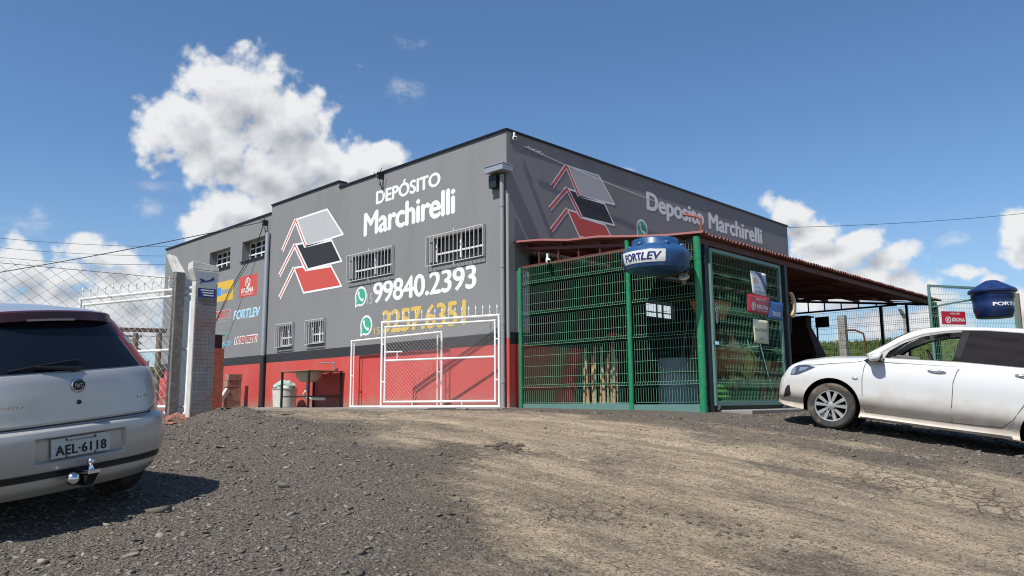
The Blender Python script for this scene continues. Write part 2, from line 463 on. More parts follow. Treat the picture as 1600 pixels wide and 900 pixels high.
MT['clear_glass'] = clear_glass()

# ------------------------------------------------------------------ mesh building
ROOT = {}


def thing(name, label, cat, loc=(0, 0, 0), rot=(0, 0, 0), group=None, parent_kind=None):
    o = bpy.data.objects.new(name, None)
    COL.objects.link(o)
    o.empty_display_size = 0.2
    o.location = loc
    o.rotation_euler = rot
    o['label'] = label
    o['category'] = cat
    if group:
        o['group'] = group
    Mx = Matrix.Translation(Vector(loc)) @ Euler(rot).to_matrix().to_4x4()
    ROOT[o.name] = Mx
    return o


def tag(o, label, cat, group=None):
    o['label'] = label
    o['category'] = cat
    if group:
        o['group'] = group
    return o


class MB:
    def __init__(self):
        self.v, self.f, self.m, self.mi = [], [], [], 0

    def add(self, vs, fs):
        b = len(self.v)
        self.v += [tuple(p) for p in vs]
        self.f += [tuple(i + b for i in f) for f in fs]
        self.m += [self.mi] * len(fs)
        return self

    def box(self, x0, x1, y0, y1, z0, z1):
        x0, x1 = min(x0, x1), max(x0, x1)
        y0, y1 = min(y0, y1), max(y0, y1)
        z0, z1 = min(z0, z1), max(z0, z1)
        return self.add([(x0, y0, z0), (x1, y0, z0), (x1, y1, z0), (x0, y1, z0), (x0, y0, z1), (x1, y0, z1), (x1, y1, z1), (x0, y1, z1)],
                        [(0, 3, 2, 1), (4, 5, 6, 7), (0, 1, 5, 4), (1, 2, 6, 5), (2, 3, 7, 6), (3, 0, 4, 7)])

    def hexa(self, p):
        return self.add(p, [(0, 3, 2, 1), (4, 5, 6, 7), (0, 1, 5, 4), (1, 2, 6, 5), (2, 3, 7, 6), (3, 0, 4, 7)])

    def bar(self, a, b, w, h=None, up=(0, 0, 1)):
        h = w if h is None else h
        a, b = Vector(a), Vector(b)
        d = (b - a).normalized()
        up = Vector(up)
        if abs(d.dot(up)) > 0.98:
            up = Vector((0, 1, 0)) if abs(d.y) < 0.9 else Vector((1, 0, 0))
        s = d.cross(up).normalized()
        u = s.cross(d).normalized()
        s, u = s * w / 2, u * h / 2
        return self.hexa([a - s - u, a + s - u, b + s - u, b - s - u, a - s + u, a + s + u, b + s + u, b - s + u])

    def tube(self, pts, r, n=8, cap=True):
        pts = [Vector(p) for p in pts]
        rs = r if isinstance(r, (list, tuple)) else [r] * len(pts)
        vs, fs = [], []
        ref = None
        for i, p in enumerate(pts):
            d = (pts[min(i + 1, len(pts) - 1)] - pts[max(i - 1, 0)])
            d = d.normalized() if d.length > 1e-9 else Vector((0, 0, 1))
            if ref is None:
                ref = Vector((0, 0, 1)) if abs(d.z) < 0.9 else Vector((1, 0, 0))
            s = d.cross(ref)
            if s.length < 1e-4:
                ref = Vector((0, 1, 0)) if abs(d.y) < 0.9 else Vector((1, 0, 0))
                s = d.cross(ref)
            s.normalize()
            u = s.cross(d).normalized()
            for k in range(n):
                a = 2 * math.pi * k / n
                vs.append(p + (s * math.cos(a) + u * math.sin(a)) * rs[i])
        for i in range(len(pts) - 1):
            for k in range(n):
                k2 = (k + 1) % n
                fs.append((i * n + k, i * n + k2, (i + 1) * n + k2, (i + 1) * n + k))
        if cap:
            fs.append(tuple(range(n - 1, -1, -1)))
            fs.append(tuple(range((len(pts) - 1) * n, len(pts) * n)))
        return self.add(vs, fs)

    def poly(self, pts):
        return self.add(pts, [tuple(range(len(pts)))])

    def prism(self, pts, off):
        n = len(pts)
        off = Vector(off)
        a = [Vector(p) for p in pts]
        vs = a + [p + off for p in a]
        fs = [tuple(range(n - 1, -1, -1)), tuple(range(n, 2 * n))] + [(i, (i + 1) % n, n + (i + 1) % n, n + i) for i in range(n)]
        return self.add(vs, fs)

    def lathe(self, prof, c, axis=(0, 0, 1), n=24, arc=None):
        c = Vector(c)
        ax = Vector(axis).normalized()
        t = Vector((1, 0, 0)) if abs(ax.x) < 0.9 else Vector((0, 1, 0))
        s = ax.cross(t).normalized()
        u = ax.cross(s).normalized()
        vs, fs = [], []
        for (r, z) in prof:
            for k in range(n):
                a = 2 * math.pi * k / n
                vs.append(c + ax * z + (s * math.cos(a) + u * math.sin(a)) * max(r, 1e-4))
        for i in range(len(prof) - 1):
            for k in range(n):
                k2 = (k + 1) % n
                fs.append((i * n + k, i * n + k2, (i + 1) * n + k2, (i + 1) * n + k))
        return self.add(vs, fs)

    def ball(self, c, r, n=12, sc=(1, 1, 1)):
        prof = [(math.sin(math.pi * i / (n // 2 + 2)), -math.cos(math.pi * i / (n // 2 + 2))) for i in range(n // 2 + 3)]
        vs, fs = [], []
        for (rr, z) in prof:
            for k in range(n):
                a = 2 * math.pi * k / n
                vs.append((c[0] + rr * math.cos(a) * r * sc[0], c[1] + rr * math.sin(a) * r * sc[1], c[2] + z * r * sc[2]))
        for i in range(len(prof) - 1):
            for k in range(n):
                k2 = (k + 1) % n
                fs.append((i * n + k, i * n + k2, (i + 1) * n + k2, (i + 1) * n + k))
        return self.add(vs, fs)

    def build(self, name, mats, parent=None, smooth=False, local=False, bevel=0.0, sharp=35):
        me = bpy.data.meshes.new(name)
        v = self.v
        if parent is not None and not local:
            r = parent
            while r.parent:
                r = r.parent
            inv = ROOT[r.name].inverted()
            v = [tuple(inv @ Vector(p)) for p in v]
        me.from_pydata(v, [], self.f)
        if not isinstance(mats, (list, tuple)):
            mats = [mats]
        for m in mats:
            me.materials.append(MT[m] if isinstance(m, str) else m)
        me.polygons.foreach_set('material_index', np.array(self.m, dtype=np.int32))
        me.update()
        bm = bmesh.new()
        bm.from_mesh(me)
        bmesh.ops.remove_doubles(bm, verts=bm.verts, dist=1e-5)
        bmesh.ops.recalc_face_normals(bm, faces=bm.faces)
        bm.to_mesh(me)
        bm.free()
        if smooth:
            me.shade_smooth()
            me.set_sharp_from_angle(angle=R(sharp))
        o = bpy.data.objects.new(name, me)
        COL.objects.link(o)
        if parent is not None:
            o.parent = parent
        if bevel:
            bv = o.modifiers.new('edge', 'BEVEL')
            bv.width = bevel
            bv.segments = 2
            bv.limit_method = 'ANGLE'
            bv.angle_limit = R(40)
        return o


def copy_part(o, parent, loc):
    c = o.copy()
    COL.objects.link(c)
    c.parent = parent
    c.location = loc
    return c


def copy_tree(root, loc, rotz=None, label=None):
    c = root.copy()
    COL.objects.link(c)
    c.location = loc
    if rotz is not None:
        c.rotation_euler[2] = rotz
    if label:
        c['label'] = label
    for ch in list(root.children):
        d = ch.copy()
        COL.objects.link(d)
        d.parent = c
        for g in list(ch.children):
            e2 = g.copy()
            COL.objects.link(e2)
            e2.parent = d
    return c


def text_mesh(body, bold=0.0, shear=0.0, spacing=1.0, outline=0.0):
    cu = bpy.data.curves.new('t', 'FONT')
    cu.body = body
    cu.size = 1.0
    cu.offset = bold
    cu.shear = shear
    cu.space_character = spacing
    cu.resolution_u = 6
    ob = bpy.data.objects.new('t', cu)
    COL.objects.link(ob)
    bpy.context.view_layer.update()
    dg = bpy.context.evaluated_depsgraph_get()
    me = bpy.data.meshes.new_from_object(ob.evaluated_get(dg))
    vs = np.array([tuple(v.co) for v in me.vertices])
    fs = [tuple(p.vertices) for p in me.polygons]
    bpy.data.objects.remove(ob)
    bpy.data.curves.remove(cu)
    bpy.data.meshes.remove(me)
    return vs, fs


def lettering(body, matn, parent, org, u, v, w, h, bold=0.0, shear=0.0, spacing=1.0, name='lettering', local=False, warp=None, lift=None):
    # strokes are thickened by overlaying shifted copies, each a hair further out
    """text scaled into the w x h box whose lower-left corner is org, baseline along u"""
    vs0, fs0 = text_mesh(body, 0.0, shear, spacing)
    vs, fs = [], []
    sh = [(0, 0)] if bold < .004 else [(0, 0), (-bold, 0), (bold, 0), (0, -bold * .7), (0, bold * .7)]
    for i, (dx, dy) in enumerate(sh):
        vs += [(p[0] + dx, p[1] + dy, .00018 * i) for p in vs0]
        fs += [tuple(k + i * len(vs0) for k in f) for f in fs0]
    vs = np.array(vs)
    mn, mx = vs.min(0), vs.max(0)
    s = (vs - mn) / np.maximum(mx - mn, 1e-6)
    s[:, 2] = vs[:, 2]
    u, v, org = Vector(u).normalized(), Vector(v).normalized(), Vector(org)
    mb = MB()
    nn = u.cross(v).normalized()
    if warp:
        pts = [warp(Vector(p)) for p in s]
    else:
        pts = [org + u * (p[0] * w) + v * (p[1] * h) + nn * p[2] for p in s]
    mb.add(pts, fs)
    me_o = mb.build(name, matn, parent, local=local)
    return me_o


# ------------------------------------------------------------------ ground heights
GP = np.array([(-18,0,-.05),(-12,0,-.04),(-8,0,-.02),(-4,0,-.01),(0,0,0),(-12,-1.2,-.06),(-6,-1.2,-.03),(-1,-1.2,-.03),(2,.1,-.03),(4,.1,-.07),(4.2,3,-.03),(4.2,8,-.03),(4.2,12,0),(0,12,0),(0,6,0),(2,6,0),
(2.0,-1.5,-.06),(4.5,-.8,-.14),(6.02,-.06,-.262),(5.64,1.62,-.22),(8.47,.49,-.646),(8.2,2.3,-.60),(11,0,-1.05),(11.5,4,-1.0),(7,8,-.3),(9,13,-.3),(5,16,.1),(12,10,-.9),
(3.44,-8.06,-.58),(3.87,-9.49,-.733),(1.07,-8.78,-.51),(1.5,-10.2,-.66),(-.45,-5.75,-.10),(-.9,-7.5,-.25),(-1,-10,-.5),(-4,-6,-.1),(-8,-8,-.2),(-14,-6,-.1),(-14,-14,-.5),
(10.33,-10.45,-1.33),(7.5,-7.5,-.93),(5.2,-5.0,-.52),(3.2,-3.0,-.22),(7.,-12,-1.15),(12,-7,-1.3),(13,-13,-1.7),(9,-3.5,-.92),(6,-14,-1.25),(2.2,-5.6,-.27),(.8,-3.2,-.1),(16,-2,-1.6),(18,6,-1.4),(0,-16,-1.0),(16,-18,-2.2),(20,14,-1)], dtype=float)


def _phi(r):
    return np.where(r > 0, r * r * np.log(r + 1e-9), 0)


_n = len(GP)
_D = np.hypot(GP[:, None, 0] - GP[None, :, 0], GP[:, None, 1] - GP[None, :, 1])
_K = np.zeros((_n + 3, _n + 3))
_K[:_n, :_n] = _phi(_D) + np.eye(_n) * .05
_K[:_n, _n] = 1
_K[:_n, _n + 1:] = GP[:, :2]
_K[_n, :_n] = 1
_K[_n + 1:, :_n] = GP[:, :2].T
_W = np.linalg.solve(_K, np.r_[GP[:, 2], 0, 0, 0])


def sstep(x, a, b):
    t = np.clip((x - a) / (b - a), 0, 1)
    return t * t * (3 - 2 * t)


def vnoise(x, y, s, seed=0):
    """cheap smooth value noise"""
    x = np.asarray(x) / s + seed * 17.3
    y = np.asarray(y) / s - seed * 9.1
    xi, yi = np.floor(x), np.floor(y)
    fx, fy = x - xi, y - yi
    fx, fy = fx * fx * (3 - 2 * fx), fy * fy * (3 - 2 * fy)

    def h(a, b):
        q = np.sin(a * 127.1 + b * 311.7) * 43758.5453
        return q - np.floor(q)
    return (h(xi, yi) * (1 - fx) + h(xi + 1, yi) * fx) * (1 - fy) + (h(xi, yi + 1) * (1 - fx) + h(xi + 1, yi + 1) * fx) * fy


def gz(x, y, rough=True):
    x = np.atleast_1d(np.asarray(x, float))
    y = np.atleast_1d(np.asarray(y, float))
    xc, yc = np.clip(x, -18, 20), np.clip(y, -18, 15)
    z = np.zeros_like(xc)
    for i in range(0, len(xc), 20000):
        a, b = xc[i:i + 20000], yc[i:i + 20000]
        r = np.hypot(a[:, None] - GP[:, 0], b[:, None] - GP[:, 1])
        z[i:i + 20000] = _phi(r) @ _W[:_n] + _W[_n] + _W[_n + 1] * a + _W[_n + 2] * b
    t = (x - 4) * -.32 + (y - 12) * .95
    hill = 2.95 * sstep(t, 3.0, 21.0) - 3.6 * sstep(t, 22, 60)
    hill = hill + (vnoise(x, y, 5.0, 3) - .5) * 0.5 * sstep(t, 6, 16)
    z = z + np.where(y > 12.6, hill, 0)
    if rough:
        zone = sstep(-y, 0.6, 1.6) + sstep(x, 4.6, 5.6)
        zone = np.clip(zone, 0, 1)
        z = z + zone * ((vnoise(x, y, .9, 1) - .5) * .035 + (vnoise(x, y, .33, 2) - .5) * .022 + (vnoise(x, y, .14, 4) - .5) * .012)
        # berm of gravel at the gateway post and a few ruts along the track
        z = z + .16 * np.exp(-((x - .35) ** 2 / 1.1 + (y + 5.35) ** 2 / .22)) * (0.7 + .6 * vnoise(x, y, .25, 5))
        z = z - .03 * zone * np.exp(-((y + 2.9 + .25 * np.sin(x * .7)) / .22) ** 2) - .025 * zone * np.exp(-((y + 4.3 + .2 * np.sin(x * .6 + 1)) / .2) ** 2)
    return z


def dirt_mask(x, y):
    """1 on the beige earth track, 0 on the dark gravel"""
    wob = (vnoise(x, y, 1.3, 6) - .5) * 1.0 + (vnoise(x, y, .4, 7) - .5) * .6
    edge = np.interp(x, [-3, .7, 2.6, 4.05, 5.0, 5.7, 6.4, 7.0, 9, 12], [-4.8, -5.1, -5.5, -5.85, -6.3, -6.8, -7.4, -7.9, -9.6, -11.7])
    a = sstep(y - edge + wob * 1.2, -.9, 1.6)
    far = np.interp(x, [-12, -1, 2.0, 4.3, 5.3, 6.5, 7.5, 9, 12], [-.8, -.85, -.8, -.75, -.75, -.75, -.6, -.35, -.1])
    b = 1 - sstep(y - far + wob * 1.1, -1.3, .9)
    # thinner gravel scattered over the middle of the track
    c = 1 - .42 * sstep(vnoise(x, y * 2.2, 1.5, 8) + .3 * vnoise(x, y, .35, 9), .62, .95)
    return a * b * c


def N_color(t, scale, vec):
    n = N(t, 'ShaderNodeTexNoise')
    n.inputs['Scale'].default_value = scale
    n.inputs['Detail'].default_value = 5
    plug(t, n.inputs['Vector'], vec)
    return n.outputs['Color']


def make_ground():
    def axis(lo, hi, step, far_lo, far_hi, k=1.22):
        a = list(np.arange(lo, hi, step))
        s, p = step, hi
        while p < far_hi:
            a.append(p)
            s = min(s * k, 12)
            p += s
        s, p, b = step, lo, []
        while p > far_lo:
            s = min(s * k, 12)
            p -= s
            b.append(p)
        return np.array(b[::-1] + a)
    X = axis(-1.5, 10.0, 0.055, -160, 160)
    Y = axis(-10.2, 1.0, 0.055, -60, 190, 1.16)
    gx, gy = np.meshgrid(X, Y)
    x, y = gx.ravel(), gy.ravel()
    z = gz(x, y)
    nx, ny = len(X), len(Y)
    idx = np.arange(nx * ny).reshape(ny, nx)
    q = np.stack([idx[:-1, :-1], idx[:-1, 1:], idx[1:, 1:], idx[1:, :-1]], -1).reshape(-1, 4)
    me = bpy.data.meshes.new('ground')
    me.vertices.add(len(x))
    me.vertices.foreach_set('co', np.stack([x, y, z], 1).astype(np.float32).ravel())
    me.loops.add(q.size)
    me.loops.foreach_set('vertex_index', q.ravel().astype(np.int32))
    me.polygons.add(len(q))
    me.polygons.foreach_set('loop_start', np.arange(0, q.size, 4).astype(np.int32))
    me.update(calc_edges=True)
    at = me.attributes.new('dirt', 'FLOAT', 'POINT')
    at.data.foreach_set('value', dirt_mask(x, y).astype(np.float32))
    t = (x - 4) * -.32 + (y - 12) * .95
    gr = sstep(t, 2.0, 4.5) + sstep(-x - 1.2, 0, 2) * sstep(-y - 5.5, 0, 2) * .6 + sstep(np.hypot(x, y), 45, 60)
    ag = me.attributes.new('grass', 'FLOAT', 'POINT')
    ag.data.foreach_set('value', np.clip(gr, 0, 1).astype(np.float32))
    me.shade_smooth()
    m, tr, b = base_mat('ground_gravel_and_earth')
    tcn = N(tr, 'ShaderNodeTexCoord')
    P = tcn.outputs['Object']

    def noise(scale, det=8, rough=.6, vec=P):
        n = N(tr, 'ShaderNodeTexNoise')
        n.inputs['Scale'].default_value = scale
        n.inputs['Detail'].default_value = det
        n.inputs['Roughness'].default_value = rough
        plug(tr, n.inputs['Vector'], vec)
        return n.outputs['Fac']

    def mix(f, a, c):
        mx = N(tr, 'ShaderNodeMix', data_type='RGBA')
        plug(tr, mx.inputs[0], f)
        plug(tr, mx.inputs[6], a if isinstance(a, bpy.types.NodeSocket) else (*a, 1))
        plug(tr, mx.inputs[7], c if isinstance(c, bpy.types.NodeSocket) else (*c, 1))
        return mx.outputs[2]
    st = N(tr, 'ShaderNodeMapping')
    plug(tr, st.inputs[0], P)
    st.inputs[3].default_value = (0.35, 1.7, 1)
    vor = N(tr, 'ShaderNodeTexVoronoi')
    vor.inputs['Scale'].default_value = 34
    plug(tr, vor.inputs['Vector'], P)
    vor2 = N(tr, 'ShaderNodeTexVoronoi')
    vor2.inputs['Scale'].default_value = 95
    plug(tr, vor2.inputs['Vector'], P)
    sepc = N(tr, 'ShaderNodeSeparateColor')
    plug(tr, sepc.inputs[0], vor.outputs['Color'])
    sepc2 = N(tr, 'ShaderNodeSeparateColor')
    plug(tr, sepc2.inputs[0], vor2.outputs['Color'])
    stone = mix(sepc.outputs[0], (0.072, 0.062, 0.052), (0.23, 0.200, 0.164))
    stone2 = mix(sepc2.outputs[1], (0.058, 0.050, 0.042), (0.25, 0.216, 0.176))
    gravel = mix(0.55, stone, stone2)
    gravel = mix(M(tr, 'MULTIPLY', SMOOTH(tr, noise(1.1), 0.45, 0.75), 0.4), gravel, (0.20, 0.162, 0.118))
    earth = mix(SMOOTH(tr, noise(2.2, 9, .65, st.outputs[0]), 0.36, 0.66), (0.215, 0.170, 0.120), (0.53, 0.415, 0.285))
    earth = mix(SMOOTH(tr, noise(9, 9, .7), 0.42, 0.72), earth, (0.43, 0.345, 0.245))
    earth = mix(M(tr, 'MULTIPLY', SMOOTH(tr, noise(0.9, 7, .62, st.outputs[0]), 0.50, 0.66), 0.60), earth, (0.175, 0.138, 0.098))
    pebble = M(tr, 'MULTIPLY', M(tr, 'LESS_THAN', sepc2.outputs[0], 0.16), M(tr, 'LESS_THAN', vor2.outputs['Distance'], 0.42))
    earth = mix(M(tr, 'MULTIPLY', pebble, 0.7), earth, (0.075, 0.07, 0.065))
    # crumbs of dark and pale soil at two sizes
    for sc_, th_, col_ in ((55, .13, (0.10, 0.078, 0.052)), (120, .17, (0.12, 0.094, 0.064)), (85, .12, (0.48, 0.385, 0.26))):
        v_ = N(tr, 'ShaderNodeTexVoronoi')
        v_.inputs['Scale'].default_value = sc_
        plug(tr, v_.inputs['Vector'], P)
        s_ = N(tr, 'ShaderNodeSeparateColor')
        plug(tr, s_.inputs[0], v_.outputs['Color'])
        earth = mix(M(tr, 'MULTIPLY', M(tr, 'LESS_THAN', s_.outputs[2], M(tr, 'MULTIPLY', noise(1.9, 5), th_ * 2)), .75), earth, col_)
    # broken crust: dark cracks in a few patches
    vc = N(tr, 'ShaderNodeTexVoronoi', feature='DISTANCE_TO_EDGE')
    vc.inputs['Scale'].default_value = 6.5
    plug(tr, vc.inputs['Vector'], VM(tr, 'ADD', P, VM(tr, 'SCALE', N_color(tr, 5.0, P), 0.22)))
    crk = M(tr, 'MULTIPLY', SMOOTH(tr, M(tr, 'MULTIPLY_ADD', noise(17, 6), 0.22, vc.outputs['Distance']), 0.09, 0.20, 1.0, 0.0), SMOOTH(tr, noise(.55, 4), 0.53, 0.64))
    earth = mix(M(tr, 'MULTIPLY', crk, .6), earth, (0.075, 0.06, 0.045))
    ad = N(tr, 'ShaderNodeAttribute', attribute_name='dirt')
    ag_ = N(tr, 'ShaderNodeAttribute', attribute_name='grass')
    dmask = SMOOTH(tr, M(tr, 'MULTIPLY_ADD', M(tr, 'SUBTRACT', noise(11, 8, .75), 0.5), 1.9, ad.outputs['Fac']), 0.12, 0.88)
    thin = M(tr, 'MULTIPLY', M(tr, 'MULTIPLY', SMOOTH(tr, noise(26, 6, .8), 0.46, 0.60), SMOOTH(tr, noise(1.7, 8, .65, st.outputs[0]), 0.38, 0.62)), 0.62)
    earth = mix(thin, earth, gravel)
    c = mix(dmask, gravel, earth)
    grass = mix(SMOOTH(tr, noise(1.6, 8, .7), 0.38, 0.64), (0.045, 0.075, 0.016), (0.105, 0.145, 0.034))
    grass = mix(SMOOTH(tr, noise(.35, 7, .7), 0.52, 0.7), grass, (0.19, 0.13, 0.07))
    gmask = SMOOTH(tr, M(tr, 'MULTIPLY_ADD', M(tr, 'SUBTRACT', noise(3, 8, .7), 0.5), 0.6, ag_.outputs['Fac']), 0.35, 0.65)
    c = mix(gmask, c, grass)
    plug(tr, b.inputs['Base Color'], c)
    b.inputs['Roughness'].default_value = 0.95
    b.inputs['Specular IOR Level'].default_value = 0.2
    hgt = M(tr, 'MULTIPLY_ADD', vor.outputs['Distance'], -0.9, M(tr, 'MULTIPLY', vor2.outputs['Distance'], -0.35))
    hgt = M(tr, 'MULTIPLY', hgt, M(tr, 'MULTIPLY_ADD', dmask, -0.72, 1.0))
    hgt = M(tr, 'MULTIPLY_ADD', noise(22, 10, .75), 0.75, hgt)
    hgt = M(tr, 'MULTIPLY_ADD', crk, -0.8, hgt)
    hgt = M(tr, 'MULTIPLY_ADD', noise(75, 5, .8), 0.35, hgt)
    bp = N(tr, 'ShaderNodeBump')
    bp.inputs['Strength'].default_value = 1.0
    bp.inputs['Distance'].default_value = 0.036
    plug(tr, bp.inputs['Height'], hgt)
    plug(tr, b.inputs['Normal'], bp.outputs[0])
    me.materials.append(m)
    o = bpy.data.objects.new('ground', me)
    COL.objects.link(o)
    o['kind'] = 'structure'
    return o


make_ground()


def scatter_stones():
    base = np.array([(x, y, z) for z in (-.75, .75) for y in (-.75, .75) for x in (-.75, .75)] + [(0, 0, .95), (.2, -.1, -.95)], float)
    tri = np.array([(0, 1, 5), (0, 5, 4), (1, 3, 7), (1, 7, 5), (3, 2, 6), (3, 6, 7), (2, 0, 4), (2, 4, 6), (4, 5, 8), (5, 7, 8), (7, 6, 8), (6, 4, 8), (1, 0, 9), (3, 1, 9), (2, 3, 9), (0, 2, 9)])
    n_want = 42000
    # positions: uniform in the wedge seen by the camera, denser near it
    pts = []
    f2 = np.array((_fw.x, _fw.y)) / math.hypot(_fw.x, _fw.y)
    r2 = np.array((f2[1], -f2[0]))
    while len(pts) < n_want:
        k = 60000
        d = 3.6 + rng.random(k) ** 1.5 * 11.5
        s = (rng.random(k) * 2 - 1) * .72 * d
        x = CAM.x + f2[0] * d + r2[0] * s
        y = CAM.y + f2[1] * d + r2[1] * s
        dm = dirt_mask(x, y)
        ok = rng.random(k) < (1 - dm) ** .8 * .85 + .20
        ok &= (y < -.75) | (x > 4.5)
        ok &= ~((x < -.9) & (y < -6))
        p = np.stack([x, y], 1)[ok]
        pts += list(p)
    pts = np.array(pts[:n_want])
    dmv = dirt_mask(pts[:, 0], pts[:, 1])
    dist = np.hypot(pts[:, 0] - CAM.x, pts[:, 1] - CAM.y)
    size = np.clip(np.exp(rng.normal(-5.15, .52, n_want)), .0035, .05) * np.clip(.75 + dist * .045, .9, 1.5) * np.where(dmv > .55, .5, 1.0)
    z = gz(pts[:, 0], pts[:, 1])
    nv, nf = len(base), len(tri)
    V = np.empty((n_want, nv, 3), np.float32)
    for k in range(14):
        sel = np.arange(k, n_want, 14)
        jit = base * (1 + (rng.random((nv, 1)) - .5) * .7) + (rng.random((nv, 3)) - .5) * .5
        sc = np.stack([1 + rng.random(len(sel)) * .6, .7 + rng.random(len(sel)) * .5, .28 + rng.random(len(sel)) * .38], 1)
        a = rng.random(len(sel)) * 6.283
        p = jit[None] * sc[:, None, :] * size[sel][:, None, None]
        ca, sa = np.cos(a)[:, None], np.sin(a)[:, None]
        q = np.stack([p[..., 0] * ca - p[..., 1] * sa, p[..., 0] * sa + p[..., 1] * ca, p[..., 2] + .25 * p[..., 0]], -1)
        q[..., 0] += pts[sel, 0][:, None]
        q[..., 1] += pts[sel, 1][:, None]
        q[..., 2] += (z[sel] + size[sel] * .12)[:, None]
        V[sel] = q
    F = (tri[None] + (np.arange(n_want) * nv)[:, None, None]).reshape(-1, 3)
    me = bpy.data.meshes.new('gravel')
    me.vertices.add(n_want * nv)
    me.vertices.foreach_set('co', V.ravel())
    me.loops.add(F.size)
    me.loops.foreach_set('vertex_index', F.ravel().astype(np.int32))
    me.polygons.add(len(F))
    me.polygons.foreach_set('loop_start', np.arange(0, F.size, 3).astype(np.int32))
    me.update(calc_edges=True)
    at = me.attributes.new('tone', 'FLOAT', 'POINT')
    at.data.foreach_set('value', np.repeat(rng.random(n_want), nv).astype(np.float32))
    m, t, b = base_mat('loose_basalt_stones')
    an = N(t, 'ShaderNodeAttribute', attribute_name='tone')
    cr_ = N(t, 'ShaderNodeValToRGB')
    els = cr_.color_ramp.elements
    els[0].position, els[0].color = 0.0, (0.078, 0.068, 0.057, 1)
    els[1].position, els[1].color = 1.0, (0.36, 0.32, 0.265, 1)
    for p_, c_ in ((.60, (0.145, 0.126, 0.105)), (.90, (0.205, 0.178, 0.148)), (.97, (0.23, 0.195, 0.15))):
        e_ = els.new(p_)
        e_.color = (*c_, 1)
    plug(t, cr_.inputs[0], an.outputs['Fac'])
    tcn = N(t, 'ShaderNodeTexCoord')
    nz = N(t, 'ShaderNodeTexNoise')
    nz.inputs['Scale'].default_value = 70
    nz.inputs['Detail'].default_value = 4
    plug(t, nz.inputs['Vector'], tcn.outputs['Object'])
    plug(t, b.inputs['Base Color'], VM(t, 'SCALE', cr_.outputs[0], M(t, 'MULTIPLY_ADD', nz.outputs['Fac'], .8, .6)))
    b.inputs['Roughness'].default_value = .9
    me.materials.append(m)
    o = bpy.data.objects.new('gravel', me)
    COL.objects.link(o)
    o['kind'] = 'stuff'
    return o


scatter_stones()


def grass_tufts():
    n = 5200
    x = rng.uniform(-8, 18, n * 3)
    y = rng.uniform(13.5, 36, n * 3)
    t = (x - 4) * -.32 + (y - 12) * .95
    ok = (t > 4) & (t < 23)
    x, y, t = x[ok][:n], y[ok][:n], t[ok][:n]
    z = gz(x, y)
    mb = MB()
    vs, fs = [], []
    for i in range(len(x)):
        h = .06 + .12 * random.random() + (.30 if random.random() < .02 else 0)
        for k in range(4):
            a = random.random() * 6.28
            w = .02 + .012 * random.random()
            dx, dy = math.cos(a) * w, math.sin(a) * w
            ox, oy = random.uniform(-.09, .09), random.uniform(-.09, .09)
            b0 = len(vs)
            vs += [(x[i] + ox - dx, y[i] + oy - dy, z[i] - .02), (x[i] + ox + dx, y[i] + oy + dy, z[i] - .02), (x[i] + ox * 2 + random.uniform(-.08, .08), y[i] + oy * 2, z[i] + h)]
            fs.append((b0, b0 + 1, b0 + 2))
    mb.add(vs, fs)
    o = mb.build('grass', mat('hill_grass_blades', (0.085, 0.12, 0.03), 0.85, var=.4, vscale=.8, dirt=((0.16, 0.13, 0.06), .5, .8)))
    o['kind'] = 'stuff'


grass_tufts()

# ------------------------------------------------------------------ the warehouse
WH = thing('warehouse', 'dark grey painted builders depot with red base band and big painted roof logos', 'building', (0, 0, 0))
TOPS = lambda x: 5.34 if x < -9.2 else (5.56 if x < -5.86 else 5.40)
HOLES_L = [(-5.22, -3.62, 3.04, 3.57), (-2.22, -.66, 3.04, 3.57), (-8.58, -7.88, 1.61, 2.14), (-7.06, -6.36, 1.61, 2.14), (-13.0, -11.62, 4.18, 4.76), (-10.87, -9.44, 4.20, 4.78)]
HOLES_R = [(4.50, 5.74, 2.06, 2.40)]


def wall_cells(mb, us, zs, holes, put, top):
    us = sorted(set(us + [h[0] for h in holes] + [h[1] for h in holes]))
    zs = sorted(set(zs + [h[2] for h in holes] + [h[3] for h in holes]))
    for a, b in zip(us[:-1], us[1:]):
        for c, d in zip(zs[:-1], zs[1:]):
            um, zm = (a + b) / 2, (c + d) / 2
            if zm > top(um) or any(h[0] < um < h[1] and h[2] < zm < h[3] for h in holes):
                continue
            mb.mi = 2 if zm < 1.2 else (1 if zm < 1.43 else 0)
            put(mb, a, b, c, d)
    for (a, b, c, d) in holes:
        mb.mi = 0
        put(mb, a, b, c, d, True)


def put_left(mb, a, b, c, d, reveal=False, dep=0.16):
    if not reveal:
        mb.add([(a, 0, c), (b, 0, c), (b, 0, d), (a, 0, d)], [(0, 1, 2, 3)])
    else:
        if a < -9.2:
            dep = .30
        mb.add([(a, 0, c), (b, 0, c), (b, 0, d), (a, 0, d), (a, dep, c), (b, dep, c), (b, dep, d), (a, dep, d)], [(0, 1, 5, 4), (1, 2, 6, 5), (2, 3, 7, 6), (3, 0, 4, 7)])


def put_right(mb, a, b, c, d, reveal=False, dep=-0.12):
    if not reveal:
        mb.add([(0, a, c), (0, b, c), (0, b, d), (0, a, d)], [(0, 1, 2, 3)])
    else:
        mb.add([(0, a, c), (0, b, c), (0, b, d), (0, a, d), (dep, a, c), (dep, b, c), (dep, b, d), (dep, a, d)], [(0, 1, 5, 4), (1, 2, 6, 5), (2, 3, 7, 6), (3, 0, 4, 7)])


